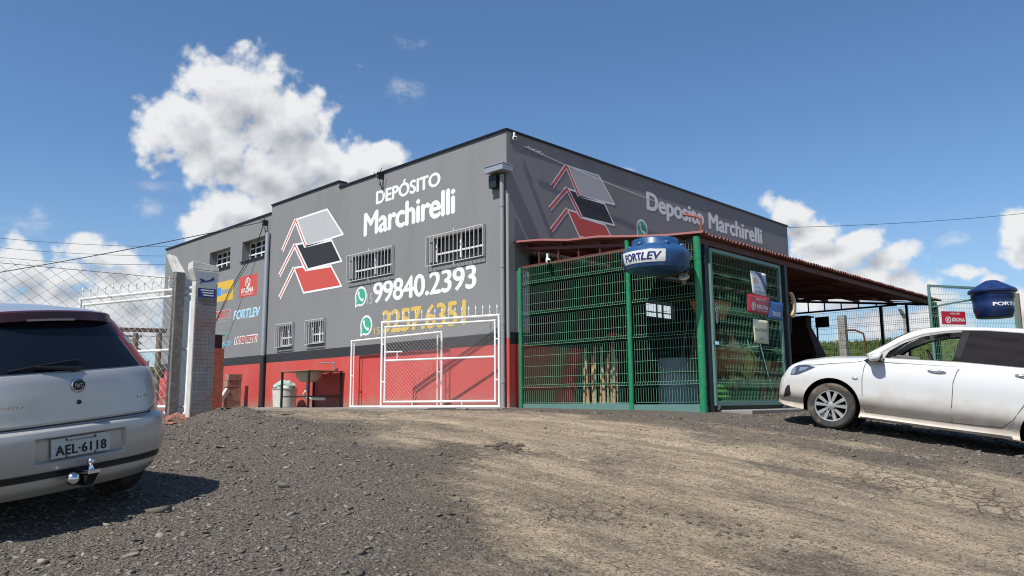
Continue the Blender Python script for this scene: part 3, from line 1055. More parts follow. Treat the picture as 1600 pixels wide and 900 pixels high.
mb = MB()
wall_cells(mb, [-16.4, -9.2, -5.86, 0], [-.4, 1.2, 1.43, 5.34, 5.40, 5.56], HOLES_L, put_left, TOPS)
wall_cells(mb, [0, 12.32], [-.4, 1.2, 1.43, 5.40], HOLES_R, put_right, lambda u: 5.4)
mb.mi = 0
mb.add([(-16.4, 12.32, -.4), (0, 12.32, -.4), (0, 12.32, 5.4), (-16.4, 12.32, 5.4)], [(0, 1, 2, 3)])
mb.add([(-16.4, 0, -.4), (-16.4, 12.32, -.4), (-16.4, 12.32, 5.34), (-16.4, 0, 5.34)], [(0, 1, 2, 3)])
mb.add([(-9.2, 0.002, 5.34), (-9.2, .2, 5.34), (-9.2, .2, 5.56), (-9.2, 0.002, 5.56)], [(0, 1, 2, 3)])
mb.add([(-9.2, .2, 5.2), (-5.86, .2, 5.2), (-5.86, .2, 5.56), (-9.2, .2, 5.56)], [(0, 1, 2, 3)])
mb.add([(-5.86, 0.002, 5.40), (-5.86, .2, 5.40), (-5.86, .2, 5.56), (-5.86, 0.002, 5.56)], [(0, 1, 2, 3)])
wall = mb.build('wall', ['wall_grey', 'wall_black', 'wall_red'], WH)
mb = MB()
mb.box(-16.3, -.1, .1, 12.2, 5.12, 5.18)
roof = mb.build('roof', 'roofing', WH)
mb = MB()
mb.box(-16.45, -9.2, -.035, .1, 5.341, 5.385)
mb.box(-9.2, -5.84, -.035, .22, 5.561, 5.605)
mb.box(-5.84, .035, -.035, .1, 5.401, 5.445)
mb.box(-.1, .035, .1, 12.35, 5.401, 5.445)
mb.build('coping', 'coping', roof, bevel=.004)
# corner pilaster beside the cage
mb = MB()
mb.mi = 2
mb.box(0.002, .11, .22, .5, -.3, 1.2)
mb.mi = 1
mb.box(0.002, .11, .22, .5, 1.2, 1.43)
mb.mi = 0
mb.box(0.002, .11, .22, .5, 1.43, 2.62)
mb.build('pilaster', ['sign_grey', 'wall_black', 'wall_red'], WH)


def pane_frame(par, x0, x1, z0, z1, y, cols, rows, t=.035):
    mb = MB()
    mb.box(x0, x1, y + .03, y + .05, z0, z1)
    g = mb.build('pane', 'dark_glass', par)
    mb = MB()
    for i in range(cols + 1):
        x = x0 + (x1 - x0) * i / cols
        w = t if i in (0, cols) or cols % 2 == 0 and i == cols // 2 else t * .6
        mb.box(max(x0, x - w / 2), min(x1, x + w / 2), y - .012, y + .028, z0, z1)
    for zf in rows:
        z = z0 + (z1 - z0) * zf
        mb.box(x0, x1, y - .008, y + .024, z - t / 2, z + t / 2)
    mb.build('frame', 'white', par)


def grille(par, x0, x1, z0, z1, step, stub=True):
    mb = MB()
    yf = -.085
    r = .0075
    for z in (z0, z1):
        mb.box(x0, x1, yf - r, yf + r, z - r, z + r)
        mb.box(x0 - r, x0 + r, yf, 0.0, z - r, z + r)
        mb.box(x1 - r, x1 + r, yf, 0.0, z - r, z + r)
    n = max(2, round((x1 - x0) / step))
    for i in range(n + 1):
        x = x0 + (x1 - x0) * i / n
        mb.box(x - r * .85, x + r * .85, yf - r * 1.3, yf + r * .4, z0, z1)
    for y in (-.055, -.028):
        mb.box(x0 - r, x0 + r, y - r, y + r, z0, z1)
        mb.box(x1 - r, x1 + r, y - r, y + r, z0, z1)
    if stub:
        xm = (x0 + x1) / 2
        mb.box(xm - .012, xm + .012, yf, yf + .02, z1, z1 + .07)
        mb.box(xm - .012, xm + .012, yf, yf + .02, z0 - .07, z0)
    mb.build('grille', 'grille_white', par)


def window(x0, x1, z0, z1, dep, cols, rows, gr=None, step=.115, stub=True):
    mb = MB()
    # sill ledge is the window's own mesh
    mb.box(x0 - .04, x1 + .04, -.05, dep - .05, z0 - .035, z0 - .002)
    w = mb.build('window', 'wall_black', WH, bevel=.004)
    pane_frame(w, x0 + .002, x1 - .002, z0 + .002, z1 - .002, dep - .06, cols, rows)
    if gr:
        grille(w, *gr, step, stub)
    return w


window(-5.22, -3.62, 3.04, 3.57, .16, 2, (.03, .36), (-5.32, -3.56, 2.97, 3.60), .125)
window(-2.22, -.66, 3.04, 3.57, .16, 2, (.03, .36), (-2.34, -.59, 2.97, 3.60), .125)
window(-8.58, -7.88, 1.61, 2.14, .16, 2, (.03, .42), (-8.62, -7.78, 1.58, 2.19), .105, False)
window(-7.06, -6.36, 1.61, 2.14, .16, 2, (.03, .42), (-7.13, -6.29, 1.58, 2.18), .105, False)
window(-13.0, -11.62, 4.18, 4.76, .30, 4, (.03, .36, .68, .97))
window(-10.87, -9.44, 4.20, 4.78, .30, 4, (.03, .36, .68, .97))
# the window on the covered side
mb = MB()
mb.box(-.05, .05, 4.46, 5.78, 2.02, 2.055)
w = mb.build('window', 'wall_black', WH)
mb = MB()
mb.box(-.075, -.06, 4.502, 5.738, 2.062, 2.398)
mirror, _t, _b = base_mat('sky_glow_pane')  # glowing material in place of sky reflected in the glass
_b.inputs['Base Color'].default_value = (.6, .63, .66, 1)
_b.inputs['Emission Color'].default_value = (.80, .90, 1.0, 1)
_b.inputs['Emission Strength'].default_value = 0.62  # emission stands in for bright sky caught in the glass
mb.build('pane', mirror, w)
mb = MB()
for y in (4.505, 5.1, 5.35, 5.735):
    mb.box(-.058, -.03, y - .018, y + .018, 2.062, 2.398)
for z in (2.065, 2.19, 2.395):
    mb.box(-.055, -.035, 4.502, 5.738, z - .012, z + .012)
mb.build('frame', 'dark_steel', w)


# ------- painted signs: P(u, z) maps the wall's own plane to the world, lift is the paint's distance from it
def PL(u, z, l=.0025):
    return Vector((u, -l, z))


def PR(u, z, l=.0025):
    return Vector((l, u, z))


def ribbon(mb, P, a, b, w, l, ext=0.0):
    a, b = Vector(a), Vector(b)
    d = (b - a).normalized()
    a, b = a - d * ext, b + d * ext
    n = Vector((-d.y, d.x)) * w / 2
    mb.poly([P(*(a - n), l), P(*(b - n), l), P(*(b + n), l), P(*(a + n), l)])


def roof_logo(P, u0, z0, s, legw):
    """three stacked house roofs; (u0, z0) is the apex of the top one"""
    root = None
    ash = [[(0, 0), (1.52, .01), (2.265, -.75), (.545, -.80)],
           [(.0, -.682), (.39, -.694), (.545, -.806), (1.76, -.821), (2.225, -1.412), (.63, -1.426)],
           [(.0, -1.303), (.43, -1.32), (.60, -1.44), (1.77, -1.478), (2.25, -2.03), (.52, -2.02)]]
    cols = ['sign_grey', 'sign_black', 'sign_red']
    legs = [((-.65, -.755), (0, 0)), ((-.76, -1.42), (0, -.682)), ((-.71, -2.03), (0, -1.303))]
    S = lambda p: (u0 + p[0] * s, z0 + p[1] * s)
    for k in range(3):
        mb = MB()
        mb.poly([P(*S(p), .0025) for p in ash[k]])
        o = mb.build('painted_logo', cols[k], WH)
        mb = MB()
        q = [S(p) for p in ash[k]]
        for i in range(len(q)):
            ribbon(mb, P, q[i], q[(i + 1) % len(q)], .05 * s, .004 + .0002 * i, .02 * s)
        a, b = S(legs[k][0]), S(legs[k][1])
        ribbon(mb, P, a, b, .155 * s, .0052, .0)
        if k < 2:
            ribbon(mb, P, S(ash[k][0]), S(ash[k][-1]), .145 * s, .0056)
        mb.build('outline', 'sign_white', o)
        mb = MB()
        ribbon(mb, P, a, b, legw * s, .0070)
        if k < 2:
            ribbon(mb, P, S(ash[k][0]), S(ash[k][-1]), legw * .85 * s, .0074)
        mb.build('stripe', 'sign_red', o)


roof_logo(PL, -7.90, 4.95, 1.0, .045)
roof_logo(PR, 1.81, 5.08, .735, .085)


def phone_logo(P, u, z, r, wall=WH):
    """white speech balloon, green disc, white handset"""
    mb = MB()
    n = 40
    mb.poly([P(u + r * math.cos(2 * math.pi * i / n), z + r * math.sin(2 * math.pi * i / n), .0025) for i in range(n)])
    mb.poly([P(u - r * .98, z - r * 1.08, .0029), P(u - r * .3, z - r * .85, .0029), P(u - r * .9, z - r * .2, .0029)])
    o = mb.build('painted_logo', 'sign_white', wall)
    mb = MB()
    q = r * .80
    mb.poly([P(u + q * math.cos(2 * math.pi * i / n), z + q * math.sin(2 * math.pi * i / n), .0042) for i in range(n)])
    mb.poly([P(u - r * .76, z - r * .83, .0046), P(u - r * .3, z - r * .68, .0046), P(u - r * .7, z - r * .2, .0046)])
    mb.build('disc', 'sign_green', o)
    mb = MB()
    path = [(-.36, .36), (-.33, .1), (-.18, -.14), (.08, -.33), (.34, -.40)]
    wd = [.16, .10, .10, .10, .16]
    for i in range(4):
        a, b = Vector(path[i]), Vector(path[i + 1])
        d = (b - a).normalized()
        nn = Vector((-d.y, d.x))
        pa, pb = a - d * .02, b + d * .02
        mb.poly([P(u + r * p.x, z + r * p.y, .0062 + i * .0002) for p in (pa - nn * wd[i], pb - nn * wd[i + 1], pb + nn * wd[i + 1], pa + nn * wd[i])])
    for (cx, cy) in (path[0], path[-1]):
        mb.poly([P(u + r * (cx + .17 * math.cos(i * .63)), z + r * (cy + .17 * math.sin(i * .63)), .0072) for i in range(10)])
    mb.build('handset', 'sign_white', o)


phone_logo(PL, -4.83, 2.585, .235)
phone_logo(PL, -4.59, 1.885, .235)
phone_logo(PR, 4.53, 4.13, .225)

LU, LV = (1, 0, 0), (0, 0, 1)
RU, RV = (0, 1, 0), (0, 0, 1)


def left_text(body, m, u0, u1, z0, z1, bold, par=WH, l=.003, **k):
    return lettering(body, m, par, (u0, -l, z0), LU, LV, u1 - u0, z1 - z0, bold, **k)


left_text('DEPÓSITO', 'sign_white', -4.30, -1.98, 4.69, 5.09, .042)
left_text('Marchirelli', 'sign_white', -4.77, -1.50, 3.99, 4.57, .036, spacing=.95)
left_text('99840.2393', 'sign_white', -4.34, -.86, 2.36, 2.86, .029, spacing=.95)
left_text('3257.6351', 'sign_gold', -3.98, -1.17, 1.645, 2.17, .029, spacing=.95)
left_text('15', 'sign_faint', -4.58, -4.36, 2.37, 2.62, .0)
left_text('15', 'sign_gold', -4.28, -4.06, 1.65, 1.81, .0)
lettering('Deposito', 'sign_white', WH, (.003, 4.75, 4.49), RU, RV, 2.62, .60, .042)
lettering('Marchirelli', 'sign_white', WH, (.003, 7.60, 4.60), RU, RV, 3.02, .47, .042)

# supplier adverts painted on the far end of the wall
mb = MB()
mb.poly([PL(u, z, .0025) for u, z in ((-12.41, 3.15), (-11.32, 3.15), (-11.32, 3.745), (-12.41, 3.745))])
ad = mb.build('painted_advert', 'sign_yellow', WH)
mb = MB()
mb.poly([PL(u, z, .0045) for u, z in ((-12.37, 3.33), (-12.10, 3.33), (-12.10, 3.58), (-12.37, 3.58))])
mb.build('emblem', 'sign_blue', ad)
left_text('amanco', 'sign_blue', -12.05, -11.42, 3.36, 3.50, .01, par=ad, l=.0048)
mb = MB()
mb.poly([PL(u, z, .0025) for u, z in ((-10.95, 3.135), (-9.90, 3.135), (-9.90, 3.75), (-10.95, 3.75))])
ad = mb.build('painted_advert', 'sign_red', WH)
left_text('KRONA', 'sign_white', -10.79, -10.08, 3.25, 3.40, .035, par=ad, l=.005)
left_text('TUBOS E CONEXOES', 'sign_white', -10.80, -10.10, 3.185, 3.225, .0, par=ad, l=.005)


def ring_k(P, u, z, r, par, mt='sign_white', l=.005):
    mb = MB()
    n = 28
    for i in range(n):
        a, b = 2 * math.pi * i / n, 2 * math.pi * (i + 1) / n
        mb.poly([P(u + q * math.cos(t), z + q * math.sin(t), l) for q, t in ((r * .74, a), (r, a), (r, b), (r * .74, b))])
    ribbon(mb, P, (u - r * .30, z - r * .55), (u - r * .30, z + r * .55), r * .24, l + .0003)
    ribbon(mb, P, (u - r * .22, z - r * .02), (u + r * .42, z + r * .52), r * .24, l + .0006)
    ribbon(mb, P, (u - r * .08, z + r * .08), (u + r * .45, z - r * .55), r * .24, l + .0009)
    return mb.build('emblem', mt, par)


ring_k(PL, -10.43, 3.545, .145, ad)
left_text('FORTLEV', 'sign_white', -11.23, -9.64, 2.52, 2.79, .055, shear=.18)
left_text('FORTLEV', 'sign_sky', -11.19, -9.68, 2.545, 2.765, .022, l=.0046, shear=.18)
left_text('GERDCO', 'sign_grey', -12.43, -11.39, 2.61, 2.88, .055)
left_text('GERDCO', 'sign_red', -12.40, -11.42, 2.635, 2.855, .022, l=.0046)
left_text('ESQUADRIAS E FERRAGENS', 'sign_grey', -12.45, -11.42, 2.50, 2.56, .01)
left_text('LORENZETTI', 'sign_white', -11.11, -9.73, 1.79, 2.03, .035, shear=.2)
left_text('LORENZETTI', 'sign_red', -11.07, -9.77, 1.82, 2.0, .008, l=.0046, shear=.2)
left_text('AMANCO', 'sign_sky', -12.35, -11.33, 1.79, 1.93, .02, shear=.15)
mb = MB()
for i in range(12):
    a, b = math.pi * i / 12, math.pi * (i + 1) / 12
    w0, w1 = .045 * math.sin(a) + .004, .045 * math.sin(b) + .004
    c0, c1 = (-11.85 + .55 * math.cos(a), 1.98 + .17 * math.sin(a)), (-11.85 + .55 * math.cos(b), 1.98 + .17 * math.sin(b))
    mb.poly([PL(c0[0], c0[1], .0025), PL(c1[0], c1[1], .0025), PL(c1[0], c1[1] + w1, .0025), PL(c0[0], c0[1] + w0, .0025)])
mb.build('painted_logo', 'sign_green', WH)

# gutter box and down pipes at the corner, pipe at the joint of the two blocks
mb = MB()
mb.box(-.37, .13, -.25, .05, 4.545, 4.66)
mb.box(-.385, .145, -.265, .065, 4.66, 4.68)
gut = mb.build('gutter_box', 'galv', WH, bevel=.006)
mb = MB()
mb.box(-.36, -.16, -.14, -.003, 4.27, 4.525)
mb.build('bracket', 'dark_steel', gut)
mb = MB()
mb.tube([(-.06, -.07, 4.5), (-.06, -.07, -.05)], .045, 14)
for z in (3.9, 2.7, 1.6, .5):
    mb.tube([(-.06, -.07, z - .04), (-.06, -.07, z + .04)], .051, 14)
mb.build('downpipe', ['pvc'], WH, smooth=True)
mb = MB()
mb.tube([(.07, -.05, 4.1), (.07, -.05, 1.3)], .035, 12)
mb.build('downpipe', 'pvc', WH, smooth=True)
mb = MB()
mb.tube([(.07, -.05, 1.3), (.07, -.05, -.05)], .036, 12)
mb.build('downpipe', 'wall_red', WH, smooth=True)
mb = MB()
mb.tube([(-9.26, -.07, 4.8), (-9.26, -.07, 1.40)], .06, 14)
mb.build('downpipe', 'galv', WH, smooth=True)
mb = MB()
mb.tube([(-9.26, -.07, 1.40), (-9.26, -.07, -.05)], .075, 14)
mb.build('downpipe', 'wall_black', WH, smooth=True)
# wall hook with guy wire and the insulator racks on the roof edge
mb = MB()
pts = [Vector((.03, .47, 5.17)).lerp(Vector((.05, 5.3, 4.86)), i / 16) + Vector((.03, 0, -.05 * math.sin(math.pi * i / 16))) for i in range(17)]
mb.tube(pts, .007, 5)
for k in range(3):
    c = Vector((.06, .62 + .16 * k, 5.165 - .012 * k))
    mb.tube([c + Vector((0, .07 * math.cos(a * .628), .03 * math.sin(a * .628))) for a in range(11)], .006, 5)
mb.build('guy_wire', 'wire_white', WH)
for (x, z) in ((-4.02, 5.30), (-9.40, 5.08)):
    mb = MB()
    mb.box(x - .02, x + .02, -.14, -.002, z - .06, z + .10)
    mb.ball((x, -.15, z + .07), .035, 8)
    mb.ball((x, -.15, z - .03), .035, 8)
    mb.tube([(x - .16, -.16, z + .12), (x - .05, -.17, z + .03), (x + .03, -.15, z - .05), (x + .02, -.05, z - .32)], .010, 5)
    mb.tube([(x + .15, -.16, z + .16), (x + .07, -.18, z + .02), (x, -.15, z - .03)], .009, 5)
    mb.build('insulator_rack', 'wire_black', WH)
mb = MB()
mb.tube([(-9.40, -.15, 5.0), (-9.9, -.05, 4.55), (-11.4, -.03, 3.5), (-12.5, -.02, 2.4)], .012, 5)
mb.build('cable', 'wire_black', WH)

# concrete skirt along the wall
mb = MB()
mb.box(-10.2, -1.0, -1.12, -.01, -.3, .012)
mb.box(-1.0, .25, -.42, -.01, -.3, .008)
o = mb.build('pavement', 'slab', bevel=.01)
o['kind'] = 'structure'
mb = MB()
mb.box(.13, 4.02, .30, 12.4, -.3, .03)
o = mb.build('floor', 'darkened_floor')
o['kind'] = 'structure'
mb = MB()
mb.box(4.02, 4.6, .60, 3.4, -.5, -.035)
o = mb.build('threshold', 'slab', bevel=.01)
o['kind'] = 'structure'


# ------------------------------------------------------------------ wire mesh panels
def wire_panel(mb, org, u, L, z0, z1, nrm, folds, vstep=.05, hstep=.2, r=.0032, fold_h=.10, fold_d=.035):
    u, n, org = Vector(u).normalized(), Vector(nrm).normalized(), Vector(org)
    zl = [(z0, 0)]
    for f in folds:
        zl += [(f - fold_h / 2, 0), (f, fold_d), (f + fold_h / 2, 0)]
    zl += [(z1, 0)]
    nv = int(round(L / vstep))
    for i in range(nv + 1):
        p = org + u * (L * i / nv)
        mb.tube([p + n * d + Vector((0, 0, z - org.z)) for z, d in zl], r, 3, False)
    hz = []
    for f in folds:
        hz += [(f - fold_h / 2, 0), (f, fold_d), (f + fold_h / 2, 0)]
    marks = [z0] + [f for f in folds] + [z1]
    for a, b in zip(marks[:-1], marks[1:]):
        k = max(1, round((b - a) / hstep))
        for j in range(1, k):
            z = a + (b - a) * j / k
            hz.append((z, 0))
    hz += [(z0, 0), (z1, 0)]
    for z, d in hz:
        p = org + Vector((0, 0, z - org.z)) + n * (d + r * 1.6)
        mb.tube([p, p + u * L], r * 1.15, 4, False)


def diamond(mb, org, u, L, z0, z1, pitch=.09, r=.0028, n=3, asp=1.0):
    """chain link: two families of slanted wires"""
    u, org = Vector(u).normalized(), Vector(org)
    H = z1 - z0
    for sgn in (1, -1):
        HA = H * asp
        k = -HA
        while k < L + HA:
            a0, a1 = (k, k + HA) if sgn > 0 else (k + HA, k)
            # clip to 0..L
            t0, t1 = 0.0, 1.0
            d = a1 - a0
            for lim, s in ((0, 1), (L, -1)):
                va, vb = (a0 - lim) * s, (a1 - lim) * s
                if va < 0 and vb < 0:
                    t1 = -1
                    break
                if va < 0:
                    t0 = max(t0, va / (va - vb))
                elif vb < 0:
                    t1 = min(t1, va / (va - vb))
            if t1 - t0 > .02:
                pa = org + u * (a0 + d * t0) + Vector((0, 0, z0 + H * t0 - org.z))
                pb = org + u * (a0 + d * t1) + Vector((0, 0, z0 + H * t1 - org.z))
                mb.tube([pa, pb], r, n, False)
            k += pitch


# ------------------------------------------------------------------ green mesh fence closing the front of the cage
FN = thing('mesh_fence', 'green welded mesh fence with three round posts closing the front of the lean-to', 'fence', (.1, .25, 0))
for (x, z0, z1, r) in ((.13, -.1, 2.66, .040), (2.66, -.1, 2.82, .043), (4.0, -.2, 2.68, .058)):
    mb = MB()
    mb.tube([(x, .22, z0), (x, .22, z1)], r, 18)
    mb.build('post', 'green_post', FN, smooth=True)
folds = [.37, 1.155, 1.745, 2.33]
mb = MB()
wire_panel(mb, (.19, .25, 0), (1, 0, 0), 2.42, .09, 2.66, (0, -1, 0), folds)
mb.build('wire_panel', 'green_wire', FN)
mb = MB()
wire_panel(mb, (2.73, .25, 0), (1, 0, 0), 1.2, .09, 2.66, (0, -1, 0), folds)
mb.build('wire_panel', 'green_wire', FN)
mb = MB()
mb.box(.18, 2.62, .22, .30, -.06, .075)
mb.box(2.70, 3.94, .22, .30, -.08, .055)
mb.build('bottom_rail', 'teal', FN, bevel=.004)

# ------------------------------------------------------------------ wire gate leaf with the banners
GT = thing('mesh_gate', 'tall green wire gate leaf on castors hung with four advertising banners', 'gate', (4.06, .48, 0))
mb = MB()
mb.box(4.035, 4.085, .46, .52, .03, 2.53)
mb.box(4.035, 4.085, 2.87, 2.93, .03, 2.53)
mb.box(4.036, 4.084, .52, 2.87, 2.47, 2.53)
mb.box(4.036, 4.084, .52, 2.87, .03, .10)
mb.build('frame', 'teal', GT, bevel=.004)
mb = MB()
wire_panel(mb, (4.06, .54, 0), (0, 1, 0), 2.32, .11, 2.46, (1, 0, 0), [.39, .98, 1.56, 2.12], r=.003)
mb.build('wire_panel', 'green_wire', GT)
for y in (.55, 2.80):
    mb = MB()
    mb.lathe([(0, -.015), (.035, -.015), (.04, 0), (.035, .015), (0, .015)], (4.06, y, -.005), (1, 0, 0), 14)
    mb.box(4.03, 4.09, y - .02, y + .02, .0, .035)
    mb.build('caster', 'steel_grey', GT)
mb = MB()
for k in range(7):
    z = 1.62 - .045 * k
    mb.tube([(4.10 + .012 * (k % 2), .56 + .015 * math.sin(k * 2.1) + .02 * math.cos(a), z + .028 * math.sin(a)) for a in np.linspace(0, 6.28, 9)], .006, 5)
mb.build('chain', 'chrome', GT)
mb = MB()
mb.box(4.09, 4.115, .44, .56, .98, 1.03)
mb.build('latch', 'chrome', GT)


def banner(name, label, yz, col, x=4.105):
    """a printed sheet wired to the gate: corners as (y, z) pairs"""
    c = np.array(yz).mean(0)
    root = thing(name, label, 'banner', (x, float(c[0]), float(c[1])))
    n = 8
    A, B, C_, D = [np.array(p) for p in yz]
    vs, fs = [], []
    for j in range(n + 1):
        for i in range(n + 1):
            s, t = i / n, j / n
            p = (A * (1 - s) + B * s) * (1 - t) + (D * (1 - s) + C_ * s) * t
            vs.append((x + .010 * math.sin(s * 3.1 + t * 2) * t, p[0], p[1]))
    m_ = (n + 1) * (n + 1)
    for j in range(n):
        for i in range(n):
            a = j * (n + 1) + i
            fs.append((a, a + 1, a + n + 2, a + n + 1))
    mb = MB()
    mb.add(vs, fs)
    o = mb.build('sheet', col, root, smooth=True)
    so = o.modifiers.new('t', 'SOLIDIFY')
    so.thickness = .004
    so.offset = -1
    def P(s, t, l=.004):
        p = (A * (1 - s) + B * s) * (1 - t) + (D * (1 - s) + C_ * s) * t
        return Vector((x + .010 * math.sin(s * 3.1 + t * 2) * t + l, p[0], p[1]))
    return root, P


def banner_text(root, P, body, m, s0, s1, t0, t1, bold, l=.0045, shear=0.):
    lettering(body, m, root, (0, 0, 0), (1, 0, 0), (0, 1, 0), 1, 1, bold, shear=shear, warp=lambda p: P(s0 + (s1 - s0) * p.x, t1 + (t0 - t1) * p.y, l + p.z))


def banner_poly(root, P, name, m, pts, l=.0042):
    mb = MB()
    mb.poly([P(s, t, l) for s, t in pts])
    return mb.build(name, m, root)


r_, P = banner('banner', 'white and blue banner with a slanted corner, topmost on the wire gate', [(1.74, 2.305), (2.315, 2.305), (2.31, 1.905), (1.775, 1.905)], 'banner_white')
banner_poly(r_, P, 'blue_corner', 'navy', [(.30, .01), (.66, .01), (.98, .55), (.98, .92), (.62, .30)])
for k in range(4):
    banner_poly(r_, P, 'stripe', 'banner_cyan', [(.62 + .04 * k, .12 + .10 * k), (.97, .12 + .10 * k), (.97, .16 + .10 * k), (.64 + .04 * k, .16 + .10 * k)], .0048)
banner_text(r_, P, '3D', 'banner_orange', .10, .44, .26, .52, .01)
banner_text(r_, P, 'ACABAMENTOS', 'banner_cyan', .12, .60, .66, .72, .0)
banner_text(r_, P, '15 3257-9822', 'banner_cyan', .20, .88, .82, .90, .01)
r_, P = banner('banner', 'crimson banner reading AQUI TEM KRONA on the wire gate', [(1.585, 1.885), (2.385, 1.885), (2.31, 1.57), (1.51, 1.575)], 'sign_crimson', 4.118)
banner_text(r_, P, 'AQUI TEM', 'banner_white', .36, .78, .14, .27, .02)
banner_text(r_, P, 'KRONA', 'banner_white', .44, .95, .48, .72, .04)
banner_text(r_, P, 'TUBOS E CONEXOES', 'banner_white', .46, .93, .77, .83, .0)


def ring_b(root, P, s, t, r, asp):
    mb = MB()
    n = 26
    pt = lambda q, a: P(s + q * math.cos(a) / asp, t - q * math.sin(a), .0046)
    for i in range(n):
        a, b = 2 * math.pi * i / n, 2 * math.pi * (i + 1) / n
        mb.poly([pt(r * .76, a), pt(r, a), pt(r, b), pt(r * .76, b)])
    for (a, b) in (((-.3, -.5), (-.3, .5)), ((-.2, 0), (.45, .5)), ((-.1, .05), (.45, -.5))):
        d = Vector((b[0] - a[0], b[1] - a[1])).normalized() * .12
        nn = Vector((-d.y, d.x))
        mb.poly([P(s + r * (q[0]) / asp, t - r * q[1], .005) for q in (Vector(a) - nn, Vector(b) - nn, Vector(b) + nn, Vector(a) + nn)])
    mb.build('emblem', 'banner_white', root)


ring_b(r_, P, .27, .62, .22, 2.5)
r_, P = banner('banner', 'blue banner reading TIGRE at the right edge of the wire gate', [(2.39, 1.832), (2.915, 1.832), (2.86, 1.515), (2.295, 1.515)], 'banner_blue', 4.108)
banner_text(r_, P, 'TIGRE', 'banner_white', .20, .86, .55, .80, .04)
banner_text(r_, P, 'AQUI TEM', 'banner_cyan', .22, .62, .20, .32, .0)
r_, P = banner('banner', 'beige banner reading quartzolit, lowest on the wire gate', [(1.74, 1.475), (2.295, 1.475), (2.296, 1.072), (1.74, 1.068)], 'banner_beige')
banner_text(r_, P, 'quartzolit', 'ink', .08, .93, .32, .56, .0)
banner_text(r_, P, 'weber', 'banner_blue', .34, .80, .74, .84, .0)
banner_poly(r_, P, 'stripe', 'sign_gold', [(.1, .62), (.95, .62), (.95, .64), (.1, .64)])
banner_poly(r_, P, 'corner', 'banner_white', [(0, .0), (.3, 0), (.06, .3), (0, .34)])

# ------------------------------------------------------------------ lean-to canopy
CP = thing('lean_to_canopy', 'rusty red corrugated lean-to roof on steel trusses along the side wall', 'canopy', (0.0, .2, 0))
vs, fs = [], []
ys = np.arange(.16, 12.42, .0275)
prof = [0, 1, 1, 0]
XA, ZA, XB, ZB = .012, 3.165, 4.14, 2.69
for i, y in enumerate(ys):
    h = .036 * (1 if (i % 4) in (1, 2) else 0)
    sag = .012 * math.sin(y * 1.7) + .015 * math.sin(y * 4.1) * .5
    for k in range(7):
        t = k / 6
        vs.append((XA + (XB - XA) * t + (.012 * math.sin(y * 9) if k == 6 else 0), y, ZA + (ZB - ZA) * t + h + sag * math.sin(math.pi * min(1, t * 1.1)) + (.02 * math.sin(k * 2.4) if i < 6 else 0)))
for i in range(len(ys) - 1):
    for k in range(6):
        fs.append((i * 7 + k, i * 7 + k + 1, (i + 1) * 7 + k + 1, (i + 1) * 7 + k))
mb = MB()
mb.add(vs, fs)
sheet = mb.build('roof_sheet', 'tile_roof', CP)
so = sheet.modifiers.new('t', 'SOLIDIFY')
so.thickness = .009
for x in (.25, 1.1, 2.0, 2.9, 3.65):
    mb = MB()
    z = ZA + (ZB - ZA) * (x - XA) / (XB - XA)
    mb.box(x - .03, x + .03, .30, 12.3, z - .085, z - .022)
    mb.build('purlin', 'oxide', CP)
mb = MB()
mb.box(3.97, 4.03, .31, 12.3, 2.575, 2.672)
mb.build('edge_beam', 'oxide', CP, bevel=.004)
for ty in (.30, 3.2, 6.2, 9.2, 12.2):
    mb = MB()
    zt = lambda x: ZA - .105 + (ZB - ZA) * (x - XA) / (XB - XA)
    far = ty > 12
    mb.bar((.10, ty, zt(.10)), (3.96, ty, zt(3.96)), .05, .06)
    mb.bar((.10, ty, 2.68), (3.05, ty, 2.68), .05, .05)
    for k in range(1, 8):
        x = .08 + k * .485
        if zt(x) - 2.72 > .03:
            mb.bar((x, ty, 2.70), (x, ty, zt(x) - .02), .03, .03)
    mb.build('truss', 'dark_steel' if far else 'oxide', CP)
for ty in (1.7, 4.7, 7.7, 10.7):
    mb = MB()
    mb.bar((.2, ty - 1.3, 3.02), (3.9, ty + 1.3, 2.63), .025, .025)
    mb.bar((.2, ty + 1.3, 3.02), (3.9, ty - 1.3, 2.63), .025, .025)
    mb.build('brace', 'oxide', CP)
for (x, y, w, zt_) in ((4.0, .42, .10, 2.572), (4.0, 3.22, .10, 2.572), (4.0, 12.2, .12, 2.572), (.08, 12.2, .08, 3.0), (2.62, 12.2, .075, 2.67), (3.29, 12.2, .06, 2.67)):
    mb = MB()
    mb.box(x - w / 2, x + w / 2, y - w / 2, y + w / 2, -.1, zt_)
    mb.build('post', 'dark_steel', CP)
mb = MB()
mb.tube([(3.732, .30, 3.103), (4.02, .30, 3.005), (4.045, .30, 2.98), (4.045, .30, 2.71)], .022, 8)
mb.build('bracket_arm', mat('orange_oxide_arm', (.24, .062, .045), .6), CP)

# fence panel closing the far end of the lean-to
FB = thing('mesh_fence', 'dark wire mesh fence closing the far end of the lean-to, field behind it', 'fence', (0.1, 12.24, 0))
for (x0, L) in ((.14, 2.44), (2.67, .58), (3.33, .60)):
    mb = MB()
    wire_panel(mb, (x0, 12.25, 0), (1, 0, 0), L, .06, 2.62, (0, 1, 0), [.4, 1.0, 1.6, 2.2], r=.0035)
    mb.build('wire_panel', 'dark_steel', FB)

# ------------------------------------------------------------------ white pipe gates by the wall
def pipe_rect(mb, a, u, L, z0, z1, r):
    u = Vector(u).normalized()
    a = Vector(a)
    p = lambda t, z: a + u * t + Vector((0, 0, z - a.z))
    for q in ((p(0, z0), p(0, z1)), (p(L, z0), p(L, z1)), (p(-r, z0), p(L + r, z0)), (p(-r, z1), p(L + r, z1))):
        mb.tube(q, r, 8)


